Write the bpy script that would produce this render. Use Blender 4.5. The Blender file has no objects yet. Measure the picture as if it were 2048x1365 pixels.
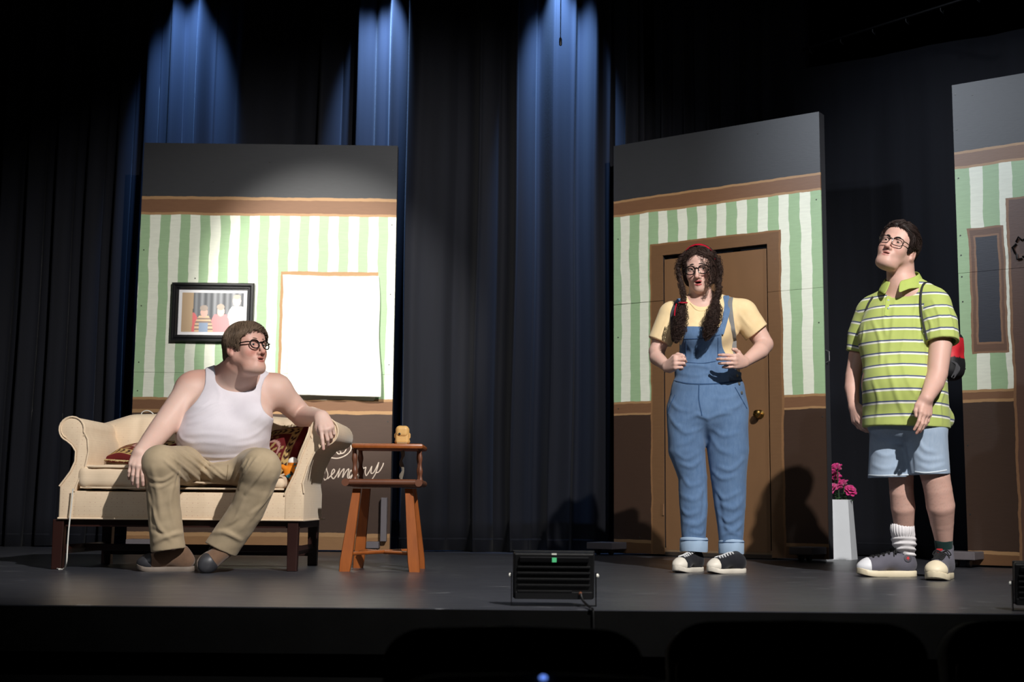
import bpy, bmesh, math, random
import numpy as np
from mathutils import Vector, Matrix
SC = bpy.context.scene
COL = SC.collection
rnd = random.Random(7)
nrng = np.random.RandomState(5)
PI = math.pi
# ------------------------------------------------------------------ camera
F_PX, EYE, PITCH, ROLL = 2600.0, 0.33, math.radians(7.20), 0.009
cam_d = bpy.data.cameras.new('camera'); cam = bpy.data.objects.new('camera', cam_d); COL.objects.link(cam)
cam_d.sensor_width = 36.0; cam_d.lens = F_PX / 2048 * 36.0
cam_d.clip_end = 100
_F = np.array([0, math.cos(PITCH), math.sin(PITCH)]); _R0 = np.array([1.0, 0, 0]); _U0 = np.array([0, -math.sin(PITCH), math.cos(PITCH)])
_R = math.cos(ROLL) * _R0 + math.sin(ROLL) * _U0; _U = -math.sin(ROLL) * _R0 + math.cos(ROLL) * _U0
CP = np.array([0, 0, EYE])
cam.matrix_world = Matrix(((_R[0], _U[0], -_F[0], 0), (_R[1], _U[1], -_F[1], 0), (_R[2], _U[2], -_F[2], EYE), (0, 0, 0, 1)))
cam_d.dof.use_dof = True; cam_d.dof.focus_distance = 6.4; cam_d.dof.aperture_fstop = 4.0
SC.camera = cam
def ray(px, py):
    return _F + _R * ((px - 1024) / F_PX) + _U * ((682.5 - py) / F_PX)
def W(px, py, Y):
    """world point at depth Y (metres from the camera plane along +Y) seen at photograph pixel (px, py)"""
    d = ray(px, py); return CP + d * (Y / d[1])
def WZ(px, py, z=0.0):
    """world point at height z"""
    d = ray(px, py); return CP + d * ((z - EYE) / d[2])
def PXM(Y): return Y / F_PX            # metres per photograph pixel at depth Y
# ------------------------------------------------------------------ world, exposure
SC.view_settings.view_transform = 'Standard'; SC.view_settings.look = 'None'
SC.view_settings.gamma = 1.0; SC.view_settings.use_curve_mapping = False
SC.view_settings.exposure = 0.0
wld = bpy.data.worlds.new('dark_hall'); SC.world = wld; wld.use_nodes = True
wld.node_tree.nodes['Background'].inputs[0].default_value = (0.55, 0.62, 0.8, 1)
wld.node_tree.nodes['Background'].inputs[1].default_value = 0.012
def spot(name, loc, target, power, angle, blend, color=(1, 1, 1), radius=0.06):
    l = bpy.data.lights.new(name, 'SPOT'); l.energy = power; l.spot_size = math.radians(angle); l.spot_blend = blend
    l.color = color; l.shadow_soft_size = radius
    o = bpy.data.objects.new(name, l); COL.objects.link(o); o.location = loc
    o.rotation_euler = (Vector(target) - Vector(loc)).to_track_quat('-Z', 'Y').to_euler()
    return o
LIGHTS = [
    # front-of-house stage spots hung over the audience; the key hangs right of centre
    ('spot_key_right', (2.3, 0.4, 5.0), (0.0, 6.8, 0.9), 2900, 50, 0.6, (1.0, 0.97, 0.93), 0.05),
    ('spot_fill_left', (-3.2, 0.2, 5.2), (0.8, 6.8, 0.9), 260, 52, 0.6, (0.9, 0.95, 1.0), 0.08),
    ('spot_wash_right', (4.3, 5.0, 5.3), (2.85, 8.0, 2.5), 700, 34, 1.0, (0.92, 0.96, 1.0), 0.06),
    # overhead stage electric, raking the upper right flats
    ('spot_electric', (-1.5, 4.8, 4.3), (2.7, 7.9, 2.6), 470, 36, 1.0, (0.8, 0.88, 1.0), 0.10),
    # narrow spot on the window side of the left flat
    ('spot_flat', (-2.7, 2.2, 5.4), (-1.28, 9.0, 1.70), 4200, 15.5, 0.6, (1.0, 0.97, 0.9), 0.05),
    # three blue down-lights grazing the back curtain
    ('spot_blue_one', (-2.47, 9.20, 4.62), (-2.47, 9.52, 3.6), 1100, 38, 1.0, (0.20, 0.43, 1.0), 0.03),
    ('spot_blue_two', (-0.97, 9.18, 4.62), (-0.97, 9.50, 3.6), 1800, 38, 1.0, (0.27, 0.49, 1.0), 0.03),
    ('spot_blue_three', (0.36, 8.94, 4.62), (0.36, 9.26, 3.6), 1800, 38, 1.0, (0.24, 0.47, 1.0), 0.03),
]
for L in LIGHTS: spot(*L)
# ------------------------------------------------------------------ helpers
def srgb(r, g, b):
    f = lambda c: (c / 255 / 12.92) if c / 255 <= 0.04045 else ((c / 255 + 0.055) / 1.055) ** 2.4
    return (f(r), f(g), f(b), 1.0)
class NT:
    """tiny node-graph helper"""
    def __init__(s, name):
        s.m = bpy.data.materials.new(name); s.m.use_nodes = True; s.t = s.m.node_tree
        s.b = s.t.nodes['Principled BSDF']; s.l = s.t.links
    def n(s, typ, **kw):
        x = s.t.nodes.new(typ)
        for k, v in kw.items(): setattr(x, k, v)
        return x
    def set(s, sock, v):
        if hasattr(v, 'is_linked') or hasattr(v, 'node'): s.l.new(v, sock)
        else: sock.default_value = v
    def math(s, op, a, b=0.0, c=0.0):
        x = s.n('ShaderNodeMath', operation=op)
        s.set(x.inputs[0], a); s.set(x.inputs[1], b); s.set(x.inputs[2], c)
        return x.outputs[0]
    def mix(s, f, a, b):
        x = s.n('ShaderNodeMix', data_type='RGBA')
        s.set(x.inputs[0], f); s.set(x.inputs[6], a); s.set(x.inputs[7], b)
        return x.outputs[2]
    def noise(s, vec, scale, detail=2.0, rough=0.5):
        x = s.n('ShaderNodeTexNoise'); x.inputs['Scale'].default_value = scale; x.inputs['Detail'].default_value = detail; x.inputs['Roughness'].default_value = rough
        if vec is not None: s.l.new(vec, x.inputs['Vector'])
        return x.outputs['Fac']
    def coord(s, which='Object'): return s.n('ShaderNodeTexCoord').outputs[which]
    def xyz(s, vec):
        x = s.n('ShaderNodeSeparateXYZ'); s.l.new(vec, x.inputs[0]); return x.outputs
    def scale(s, vec, sc):
        x = s.n('ShaderNodeVectorMath', operation='MULTIPLY'); s.l.new(vec, x.inputs[0]); x.inputs[1].default_value = sc; return x.outputs[0]
    def attr(s, name):
        x = s.n('ShaderNodeAttribute'); x.attribute_name = name; return x
    def ramp(s, f, stops):
        x = s.n('ShaderNodeValToRGB'); s.set(x.inputs[0], f); e = x.color_ramp.elements
        while len(e) < len(stops): e.new(0.5)
        for i, (p, c) in enumerate(stops): e[i].position = p; e[i].color = c
        return x.outputs[0]
    def bump(s, h, strength=0.3, dist=0.01):
        x = s.n('ShaderNodeBump'); x.inputs['Strength'].default_value = strength; x.inputs['Distance'].default_value = dist
        s.l.new(h, x.inputs['Height']); s.l.new(x.outputs[0], s.b.inputs['Normal'])
    def col(s, v): s.set(s.b.inputs['Base Color'], v)
    def p(s, **kw):
        for k, v in kw.items(): s.set(s.b.inputs[k.replace('_', ' ')], v)
        return s
def plain(name, rgb, rough=0.6, var=0.12, nscale=30.0, bump=0.0, bscale=200.0, metal=0.0, spec=0.5, sheen=0.0, stretch=None):
    g = NT(name); c = g.coord()
    cc = g.scale(c, stretch) if stretch else c
    f = g.noise(cc, nscale, 4)
    base = srgb(*rgb)
    dk = tuple(base[i] * (1 - var) for i in range(3)) + (1,); lt = tuple(min(1, base[i] * (1 + var)) for i in range(3)) + (1,)
    g.col(g.mix(f, dk, lt)); g.p(Roughness=rough, Metallic=metal, Specular_IOR_Level=spec)
    if sheen: g.p(Sheen_Weight=sheen, Sheen_Roughness=0.5)
    if bump: g.bump(g.noise(cc, bscale, 3), bump, 0.003)
    return g.m
def emit(name, rgb, s):
    g = NT(name); g.p(Emission_Color=srgb(*rgb), Emission_Strength=s); g.col((0, 0, 0, 1)); return g.m
class MB:
    """collects vertices and faces of ONE mesh"""
    def __init__(s): s.v = []; s.f = []; s.uv = None
    def add(s, vs, fs):
        o = len(s.v); s.v += [tuple(map(float, v)) for v in vs]; s.f += [tuple(o + i for i in f) for f in fs]; return s
    def box(s, lo, hi, M=None, ch=0.0):
        x0, y0, z0 = lo; x1, y1, z1 = hi
        if ch <= 0:
            vs = [(x0, y0, z0), (x1, y0, z0), (x1, y1, z0), (x0, y1, z0), (x0, y0, z1), (x1, y0, z1), (x1, y1, z1), (x0, y1, z1)]
            fs = [(0, 3, 2, 1), (4, 5, 6, 7), (0, 1, 5, 4), (1, 2, 6, 5), (2, 3, 7, 6), (3, 0, 4, 7)]
        else:
            b = bmesh.new(); bmesh.ops.create_cube(b, size=1)
            for v in b.verts: v.co = ((v.co.x + .5) * (x1 - x0) + x0, (v.co.y + .5) * (y1 - y0) + y0, (v.co.z + .5) * (z1 - z0) + z0)
            bmesh.ops.bevel(b, geom=b.edges[:], offset=ch, segments=2, affect='EDGES', profile=0.5)
            b.verts.ensure_lookup_table(); b.faces.ensure_lookup_table()
            vs = [v.co[:] for v in b.verts]; fs = [[v.index for v in f.verts] for f in b.faces]; b.free()
        if M is not None: vs = [tuple(M @ Vector(v)) for v in vs]
        return s.add(vs, fs)
    def prism(s, poly, y0, y1, M=None, ch=0.0):
        """polygon in (x, z), extruded along y"""
        b = bmesh.new(); vv = [b.verts.new((x, y0, z)) for x, z in poly]; f = b.faces.new(vv)
        r = bmesh.ops.extrude_face_region(b, geom=[f])
        for g in r['geom']:
            if isinstance(g, bmesh.types.BMVert): g.co.y = y1
        bmesh.ops.recalc_face_normals(b, faces=b.faces[:])
        if ch > 0:
            eds = [e for e in b.edges if abs(e.verts[0].co.y - e.verts[1].co.y) < 1e-6]
            bmesh.ops.bevel(b, geom=eds, offset=ch, segments=3, affect='EDGES', profile=0.5)
        b.verts.ensure_lookup_table(); b.verts.index_update()
        vs = [v.co[:] for v in b.verts]; fs = [[v.index for v in f.verts] for f in b.faces]; b.free()
        if M is not None: vs = [tuple(M @ Vector(v)) for v in vs]
        return s.add(vs, fs)
    def tube(s, pts, r, n=8, cap=True, closed=False, flat=None):
        P = [np.array(p, float) for p in pts]; m = len(P)
        rr = r if hasattr(r, '__len__') else [r] * m
        up = np.array([0.13, 0.21, 1.0]); vs = []
        prev = None
        for i in range(m):
            if closed: t = P[(i + 1) % m] - P[i - 1]
            else: t = P[min(i + 1, m - 1)] - P[max(i - 1, 0)]
            t = t / (np.linalg.norm(t) + 1e-12)
            if prev is None:
                a = np.cross(t, up if abs(t[2]) < 0.9 else np.array([1.0, 0, 0])); a /= np.linalg.norm(a)
            else:
                a = prev - t * (prev @ t); a /= (np.linalg.norm(a) + 1e-12)
            prev = a; b = np.cross(t, a)
            if flat is not None:
                fl = np.array(flat, float); a = fl - t * (fl @ t); a /= np.linalg.norm(a); b = np.cross(t, a)
                for k in range(n):
                    an = 2 * PI * k / n; vs.append(P[i] + a * math.cos(an) * rr[i][0] + b * math.sin(an) * rr[i][1])
            else:
                for k in range(n):
                    an = 2 * PI * k / n; vs.append(P[i] + rr[i] * (a * math.cos(an) + b * math.sin(an)))
        fs = []
        for i in range(m if closed else m - 1):
            j = (i + 1) % m
            for k in range(n): fs.append((i * n + k, i * n + (k + 1) % n, j * n + (k + 1) % n, j * n + k))
        if cap and not closed:
            fs.append(tuple(range(n - 1, -1, -1))); fs.append(tuple((m - 1) * n + k for k in range(n)))
        return s.add(vs, fs)
    def lathe(s, prof, n=20, M=None):
        vs = []; fs = []
        for r, z in prof:
            for k in range(n): vs.append((r * math.cos(2 * PI * k / n), r * math.sin(2 * PI * k / n), z))
        for i in range(len(prof) - 1):
            for k in range(n): fs.append((i * n + k, i * n + (k + 1) % n, (i + 1) * n + (k + 1) % n, (i + 1) * n + k))
        fs.append(tuple(range(n - 1, -1, -1))); fs.append(tuple((len(prof) - 1) * n + k for k in range(n)))
        if M is not None: vs = [tuple(M @ Vector(v)) for v in vs]
        return s.add(vs, fs)
    def grid(s, fn, nu, nv):
        vs = [fn(i / nu, j / nv) for j in range(nv + 1) for i in range(nu + 1)]
        fs = [(j * (nu + 1) + i, j * (nu + 1) + i + 1, (j + 1) * (nu + 1) + i + 1, (j + 1) * (nu + 1) + i) for j in range(nv) for i in range(nu)]
        return s.add(vs, fs)
    def build(s, name, mat, parent=None, smooth=False, angle=40):
        me = bpy.data.meshes.new(name); me.from_pydata(s.v, [], s.f); me.update()
        o = bpy.data.objects.new(name, me); COL.objects.link(o)
        if mat: me.materials.append(mat)
        if smooth:
            me.polygons.foreach_set('use_smooth', [True] * len(me.polygons))
            if angle: me.set_sharp_from_angle(angle=math.radians(angle))
        if parent: o.parent = parent
        return o
def tag(o, label, cat, group=None, kind=None):
    if label: o['label'] = label
    if cat: o['category'] = cat
    if group: o['group'] = group
    if kind: o['kind'] = kind
    return o
def struct(o): o['kind'] = 'structure'; return o
def thing(name, label, cat, loc=(0, 0, 0), rz=0.0, group=None):
    o = bpy.data.objects.new(name, None); COL.objects.link(o); o.empty_display_size = 0.1
    o.location = loc; o.rotation_euler = (0, 0, rz); return tag(o, label, cat, group)
def copy_tree(o, parent=None):
    c = o.copy(); COL.objects.link(c)
    if parent: c.parent = parent
    for ch in [x for x in bpy.data.objects if x.parent == o]: copy_tree(ch, c)
    return c
def set_attr(me, name, arr):
    arr = np.asarray(arr, np.float32)
    if arr.ndim == 1:
        a = me.attributes.new(name, 'FLOAT', 'POINT'); a.data.foreach_set('value', arr)
    else:
        if arr.shape[1] == 3: arr = np.concatenate([arr, np.ones((len(arr), 1), np.float32)], 1)
        a = me.attributes.new(name, 'FLOAT_COLOR', 'POINT'); a.data.foreach_set('color', arr.ravel())
def attr_mat(name, rough=0.6, bump=0.0, bscale=200.0, spec=0.5, attr='Col', sheen=0.0, sss=0.0, var=0.0):
    g = NT(name); a = g.attr(attr).outputs['Color']
    if var:
        f = g.noise(g.coord(), 60, 4); a = g.mix(g.math('MULTIPLY', f, var), a, (0.0, 0.0, 0.0, 1))
    g.col(a); g.p(Roughness=rough, Specular_IOR_Level=spec)
    if sheen: g.p(Sheen_Weight=sheen)
    if sss: g.p(Subsurface_Weight=sss, Subsurface_Radius=(0.012, 0.005, 0.003), Subsurface_Scale=1.0)
    if bump: g.bump(g.noise(g.coord(), bscale, 3), bump, 0.002)
    return g.m
# ================================================================== implicit surfaces (smooth unions) -> one continuous mesh
f32 = np.float32
def nrm(v): v = np.array(v, float); return v / (np.linalg.norm(v) + 1e-12)
class Prim:
    def __init__(s, f, lo, hi): s.f = f; s.lo = np.array(lo, float); s.hi = np.array(hi, float)
def rc(a, b, ra, rb, n=None, fl=1.0):
    """tapered capsule; optional flattening by factor fl along direction n"""
    a = np.array(a, float); b = np.array(b, float); ba = b - a; L2 = float(ba @ ba) + 1e-12; R = max(ra, rb) * max(1.0, fl)
    a_, ba_ = a.astype(f32), ba.astype(f32)
    if n is None:
        def f(P):
            q = P - a_; t = np.clip((q @ ba_) / f32(L2), 0, 1)
            q = q - t[..., None] * ba_
            return np.sqrt(np.einsum('...i,...i', q, q)) - (f32(ra) + f32(rb - ra) * t)
    else:
        n = nrm(n); n_ = n.astype(f32); k = f32(1 / fl - 1); m = f32(min(1.0, fl))
        def f(P):
            q = P - a_; t = np.clip((q @ ba_) / f32(L2), 0, 1)
            q = q - t[..., None] * ba_
            q = q + (k * (q @ n_))[..., None] * n_
            return (np.sqrt(np.einsum('...i,...i', q, q)) - (f32(ra) + f32(rb - ra) * t)) * m
    return Prim(f, np.minimum(a - R, b - R), np.maximum(a + R, b + R))
def ell(c, r, R=None):
    """ellipsoid, R = 3x3 with the local axes as columns"""
    c = np.array(c, float); r = np.array(r, float); R = np.eye(3) if R is None else np.array(R, float)
    c_, R_, ir, ir2 = c.astype(f32), R.astype(f32), (1 / r).astype(f32), (1 / r ** 2).astype(f32)
    mr = f32(min(r))
    def f(P):
        q = (P - c_) @ R_; k0 = np.sqrt(np.einsum('...i,...i', q * ir, q * ir)); k1 = np.sqrt(np.einsum('...i,...i', q * ir2, q * ir2))
        return np.where(k1 > 1e-6, k0 * (k0 - 1) / np.maximum(k1, 1e-6), -mr)
    M = float(max(r)); return Prim(f, c - M, c + M)
def rbox(c, h, R=None, rad=0.01):
    c = np.array(c, float); h = np.array(h, float); R = np.eye(3) if R is None else np.array(R, float)
    c_, R_, h_ = c.astype(f32), R.astype(f32), (h - rad).astype(f32)
    def f(P):
        q = np.abs((P - c_) @ R_) - h_
        return np.sqrt(np.sum(np.maximum(q, 0) ** 2, -1)) + np.minimum(np.max(q, -1), 0) - f32(rad)
    M = float(np.linalg.norm(h)); return Prim(f, c - M, c + M)
def half(p, n):
    """half space: inside where (x-p).n < 0"""
    n = nrm(n); n_ = n.astype(f32); d = f32(np.array(p, float) @ n)
    return Prim(lambda P: P @ n_ - d, [-1e9] * 3, [1e9] * 3)
def smin(a, b, k): h = np.maximum(k - np.abs(a - b), 0) / k; return np.minimum(a, b) - h * h * k * f32(0.25)
def smax(a, b, k): return -smin(-a, -b, k)
def chain(pts, n=None, fl=1.0):
    """limb through several (x, y, z, r) joints: one primitive, so joints do not bulge"""
    ps = [rc(a[:3], b[:3], a[3], b[3], n, fl) for a, b in zip(pts[:-1], pts[1:])]
    def f(P):
        d = ps[0].f(P)
        for p in ps[1:]: d = smin(d, p.f(P), f32(0.0025))
        return d
    return Prim(f, np.min([p.lo for p in ps], 0), np.max([p.hi for p in ps], 0))
class Model:
    def __init__(s, *items): s.ops = []; s.disp = None; s.damp = 0.0; [s.u(i) for i in items]
    def u(s, p, k=0.01): s.ops.append(('u', p, k)); return s
    def us(s, ps, k=0.01): [s.u(p, k) for p in ps]; return s
    def s_(s, p, k=0.005): s.ops.append(('s', p, k)); return s
    def i_(s, p, k=0.003): s.ops.append(('i', p, k)); return s
    def copy(s): m = Model(); m.ops = list(s.ops); m.disp = s.disp; m.damp = s.damp; return m
    @property
    def lo(s): return np.min([p.lo for o, p, k in s.ops if o == 'u'], 0)
    @property
    def hi(s): return np.max([p.hi for o, p, k in s.ops if o == 'u'], 0)
    def f(s, P, C=None, R=0.0):
        d = None
        if C is None:
            for o, p, k in s.ops:
                v = p.f(P)
                if o == 'u': d = v if d is None else smin(d, v, f32(k))
                elif o == 's': d = smax(d, -v, f32(k))
                else: d = smax(d, v, f32(k))
        else:                      # P (nb, n, 3), block centres C (nb, 3): evaluate only what matters in each block
            d = np.full(P.shape[:2], 0.5, f32)
            for o, p, k in s.ops:
                vc = p.f(C)
                if o == 'u':
                    m = vc < R * 1.5 + k * 2.6 + s.damp + 0.06
                    if m.any(): d[m] = smin(d[m], ev(p, P[m], C[m], R), f32(k))
                elif o == 's':
                    m = vc < R * 1.5 + k * 2.6 + s.damp + 0.06
                    if m.any(): d[m] = smax(d[m], -ev(p, P[m], C[m], R), f32(k))
                else:
                    m = vc > -(R * 1.5 + k * 2.6 + s.damp + 0.06)
                    if m.any(): d[m] = smax(d[m], ev(p, P[m], C[m], R), f32(k))
        if s.disp is not None: d = d + s.disp(P).astype(f32)
        return d
def ev(p, P, C, R): return p.f(P, C, R) if isinstance(p, (Model, Off)) else p.f(P)
class Off:
    """offset copy of a model (grow by t) usable as a primitive"""
    def __init__(s, m, t): s.m = m; s.t = t; s.lo = m.lo - abs(t); s.hi = m.hi + abs(t)
    def f(s, P, C=None, R=0.0): return s.m.f(P, C, R + (abs(s.t) if C is not None else 0)) - f32(s.t)
def mesh_sdf(m, h, lo=None, hi=None, B=10):
    lo = np.array(m.lo if lo is None else lo, float) - 2 * h - m.damp; hi = np.array(m.hi if hi is None else hi, float) + 2 * h + m.damp
    nb = np.maximum(1, np.ceil((hi - lo) / (B * h)).astype(int))
    ii = np.stack(np.meshgrid(*[np.arange(n) for n in nb], indexing='ij'), -1).reshape(-1, 3)
    Rb = B * h * 0.5 * math.sqrt(3)
    Cc = (lo + (ii + 0.5) * B * h).astype(f32)
    dc = np.concatenate([m.f(Cc[i:i + 20000]) for i in range(0, len(Cc), 20000)])
    act = np.abs(dc) < Rb * 1.6 + m.damp + 0.012
    ii = ii[act]; Cc = Cc[act]
    n1 = B + 1; loc = np.stack(np.meshgrid(*[np.arange(n1)] * 3, indexing='ij'), -1).reshape(-1, 3)
    N = (nb * B + 3).astype(np.int64)
    keys = []; verts = []; quads = []
    for s0 in range(0, len(ii), 400):
        ib = ii[s0:s0 + 400]; g0 = ib[:, None, :] * B + loc[None]
        P = (lo + g0 * h).astype(f32); D = m.f(P, Cc[s0:s0 + 400], Rb).reshape(-1, n1, n1, n1)
        S = D < 0
        # cells
        cnt = np.zeros((len(ib), B, B, B), np.int8); acc = np.zeros((len(ib), B, B, B, 3), f32)
        sl = (slice(0, B), slice(1, B + 1))
        for ax in range(3):
            o1, o2 = [a for a in range(3) if a != ax]
            for b1 in (0, 1):
                for b2 in (0, 1):
                    ix0 = [slice(None)] * 4; ix0[ax + 1] = sl[0]; ix0[o1 + 1] = sl[b1]; ix0[o2 + 1] = sl[b2]
                    ix1 = list(ix0); ix1[ax + 1] = sl[1]
                    d0, d1 = D[tuple(ix0)], D[tuple(ix1)]; cr = S[tuple(ix0)] != S[tuple(ix1)]
                    t = np.where(cr, d0 / np.where(cr, d0 - d1, 1), 0)
                    cnt += cr; acc[..., ax] += t
                    if b1: acc[..., o1] += cr
                    if b2: acc[..., o2] += cr
        on = cnt > 0; w = np.argwhere(on)
        gc = ib[w[:, 0]] * B + w[:, 1:]
        keys.append((gc[:, 0].astype(np.int64) * N[1] + gc[:, 1]) * N[2] + gc[:, 2])
        verts.append(lo + (gc + acc[on] / cnt[on][:, None]) * h)
        for ax in range(3):
            o1, o2 = [(1, 2), (2, 0), (0, 1)][ax]
            ix0 = [slice(None)] + [slice(0, B)] * 3; ix1 = list(ix0); ix1[ax + 1] = slice(1, B + 1)
            s0_, s1_ = S[tuple(ix0)], S[tuple(ix1)]; w = np.argwhere(s0_ != s1_)
            if not len(w): continue
            ge = (ib[w[:, 0]] * B + w[:, 1:]).astype(np.int64); fw = s0_[s0_ != s1_]
            e1 = np.zeros(3, int); e1[o1] = 1; e2 = np.zeros(3, int); e2[o2] = 1
            q = [ge - e1 - e2, ge - e2, ge, ge - e1]
            q = np.stack([(x[:, 0] * N[1] + x[:, 1]) * N[2] + x[:, 2] for x in q], 1)
            q[~fw] = q[~fw][:, ::-1]; quads.append(q)
    K = np.concatenate(keys); V = np.concatenate(verts); Q = np.concatenate(quads)
    od = np.argsort(K); K = K[od]; V = V[od]
    ix = np.searchsorted(K, Q); ix = np.clip(ix, 0, len(K) - 1); ok = (K[ix] == Q).all(1)
    return V.astype(f32), ix[ok].astype(np.int32)
def smooth_mesh(V, Q, it=1, lam=0.5):
    for _ in range(it):
        acc = np.zeros_like(V); cnt = np.zeros(len(V), f32)
        for a, b in ((0, 1), (1, 2), (2, 3), (3, 0)):
            np.add.at(acc, Q[:, a], V[Q[:, b]]); np.add.at(acc, Q[:, b], V[Q[:, a]]); np.add.at(cnt, Q[:, a], 1); np.add.at(cnt, Q[:, b], 1)
        V = V + lam * (acc / np.maximum(cnt, 1)[:, None] - V)
    return V
def obj_np(name, V, Q, mat, parent=None, origin=(0, 0, 0), cols=None, attrs=None):
    me = bpy.data.meshes.new(name); nv, nq = len(V), len(Q)
    V = V - np.array(origin, f32)
    me.vertices.add(nv); me.vertices.foreach_set('co', V.astype(f32).ravel())
    me.loops.add(nq * 4); me.loops.foreach_set('vertex_index', Q.ravel())
    me.polygons.add(nq); me.polygons.foreach_set('loop_start', np.arange(nq, dtype=np.int32) * 4)
    me.polygons.foreach_set('use_smooth', np.ones(nq, bool)); me.update(calc_edges=True); me.validate()
    if cols is not None: set_attr(me, 'Col', cols)
    for k, v in (attrs or {}).items(): set_attr(me, k, v)
    if mat: me.materials.append(mat)
    o = bpy.data.objects.new(name, me); COL.objects.link(o)
    if parent: o.parent = parent
    return o
def pnoise(P, s, seed=0):
    """cheap smooth pseudo-noise in [-1, 1]"""
    r = np.random.RandomState(seed); out = 0
    for i in range(4):
        k = r.randn(3); k = (k / np.linalg.norm(k) * s * (1 + 0.45 * i)).astype(f32); k2 = (r.randn(3) * s * 0.45).astype(f32)
        out = out + np.sin(P @ k + f32(r.uniform(0, 6.28)) + 1.3 * np.sin(P @ k2 + f32(r.uniform(0, 6.28))))
    return out * 0.28
def sphere_hit(m, px, py, t0=4.0, t1=11.0):
    """point of a model's surface seen at a photograph pixel, by sphere tracing (None if missed)"""
    d = nrm(ray(px, py)); t = t0
    for _ in range(120):
        v = float(m.f((CP + d * t)[None].astype(f32))[0])
        if v < 0.0008: return CP + d * t
        t += max(v * 0.8, 0.0008)
        if t > t1: return None
    return None

class Folds:
    """cloth folds as smooth ridges (h > 0) or furrows (h < 0) along 3-D polylines lying on a surface"""
    def __init__(s, base=None): s.L = []; s.base = base; s.amax = 0.0
    def add(s, pts, r, h):
        P = np.array(pts, float); a, b = P[:-1], P[1:]; c = (P.min(0) + P.max(0)) / 2; R = np.linalg.norm(P - c, axis=1).max() + 3.2 * r
        n = len(a); s.L.append((a.astype(f32), (b - a).astype(f32), c.astype(f32), R, r, h, n)); s.amax += 0; return s
    def px(s, surf, pts, r_px, h_px, Y):
        sc = PXM(Y); q = [sphere_hit(surf, *p) for p in spl([np.array(p, float) for p in pts], 4)]; q = [x for x in q if x is not None]
        if len(q) > 2: s.add(q, r_px * sc, h_px * sc)
        return s
    def __call__(s, P):
        sh = P.shape[:-1]; out = np.zeros(sh, f32) if s.base is None else s.base(P).astype(f32)
        o2 = out.reshape(-1); X = P.reshape(-1, 3); blk = P.shape[1] if P.ndim == 3 else 1
        for a, ab, c, R, r, h, n in s.L:
            m = ((X - c) ** 2).sum(1) < R * R
            if not m.any(): continue
            q = X[m]; best = np.full(len(q), 9.0, f32); tt = np.zeros(len(q), f32)
            for i in range(n):
                d = q - a[i]; t = np.clip((d @ ab[i]) / (ab[i] @ ab[i] + 1e-12), 0, 1); e = d - t[:, None] * ab[i]; dd = (e * e).sum(1)
                k = dd < best; best = np.where(k, dd, best); tt = np.where(k, (i + t) / n, tt)
            w = np.sin(PI * np.clip(0.06 + 0.88 * tt, 0, 1)) ** 0.7
            o2[m] -= (h * w * (np.exp(-best / (r * r)) - 0.25 * np.exp(-best / (4.0 * r * r)))).astype(f32)
        return o2.reshape(sh)
def fold_px(mod, lst, Y, base=None):
    """lst: (pixel polyline, width_px, height_px)"""
    src = mod.copy(); F = Folds(base)
    for pts, r, h in lst: F.px(src, pts, r, h, Y)
    mod.disp = F; mod.damp = 0.014; return mod
# ================================================================== THE SETTING
M_black_wood = plain('stage_black', (12, 12, 12), 0.9, 0.3, 8, 0.2, 60, spec=0.03)
g = NT('stage_floor_paint'); c = g.coord()
n1 = g.noise(g.scale(c, (1.0, 1.0, 1.0)), 2.2, 6, 0.6); n2 = g.noise(g.scale(c, (0.6, 5.0, 1.0)), 6.0, 5, 0.65)
sc1 = g.n('ShaderNodeTexNoise'); sc1.inputs['Scale'].default_value = 5.0; sc1.inputs['Detail'].default_value = 5; sc1.inputs['Distortion'].default_value = 1.2
g.l.new(g.scale(c, (1.0, 4.5, 1.0)), sc1.inputs['Vector'])
scf = g.ramp(sc1.outputs['Fac'], [(0.0, (0, 0, 0, 1)), (0.66, (0, 0, 0, 1)), (0.72, (1, 1, 1, 1)), (1.0, (1, 1, 1, 1))])
base = g.mix(n1, srgb(52, 54, 60), srgb(76, 77, 84)); base = g.mix(g.math('MULTIPLY', n2, 0.45), base, srgb(46, 46, 50))
base = g.mix(g.math('MULTIPLY', scf, 0.6), base, srgb(150, 150, 154))
g.col(base); g.p(Roughness=g.math('ADD', g.math('MULTIPLY', n2, 0.22), 0.22), Specular_IOR_Level=0.5)
g.bump(n2, 0.06, 0.004)
M_floor = g.m
YF = WZ(1000, 1219)[1]                     # front edge of the stage
YB = 9.30                                  # back curtain line
fl = struct(MB().box((-7, YF, -0.003), (7, 11.2, 0)).build('floor', M_floor))
wf = struct(MB().box((-7, YF + 0.0, -0.145), (7, YF + 0.05, -0.0035)).build('trim_1', M_black_wood))
M_fascia = plain('fascia_black', (14, 14, 14), 0.9, 0.35, 6, 0.2, 60, spec=0.03, stretch=(1, 1, 4))
w2 = struct(MB().box((-7, YF + 0.06, -1.0), (-1.7, YF + 0.12, -0.19)).box((-1.69, YF + 0.06, -1.0), (0.9, YF + 0.12, -0.19)).box((0.91, YF + 0.06, -1.0), (7, YF + 0.12, -0.19)).build('wall_front', M_fascia))
w3 = struct(MB().box((-7, YF + 0.14, -1.0), (7, YF + 0.18, -0.04)).build('wall_stage_riser', M_black_wood))
struct(MB().box((-7, -4, -1.06), (7, YF + 0.14, -1.0)).build('floor_hall', plain('hall_carpet', (24, 24, 26), 0.95, 0.3, 40)))
M_hall = plain('hall_paint', (20, 20, 22), 0.9, 0.1, 3)
struct(MB().box((-7.1, -4, -1.0), (-7, 11.3, 8)).build('wall_left', M_hall))
struct(MB().box((7, -4, -1.0), (7.1, 11.3, 8)).build('wall_right', M_hall))
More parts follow.
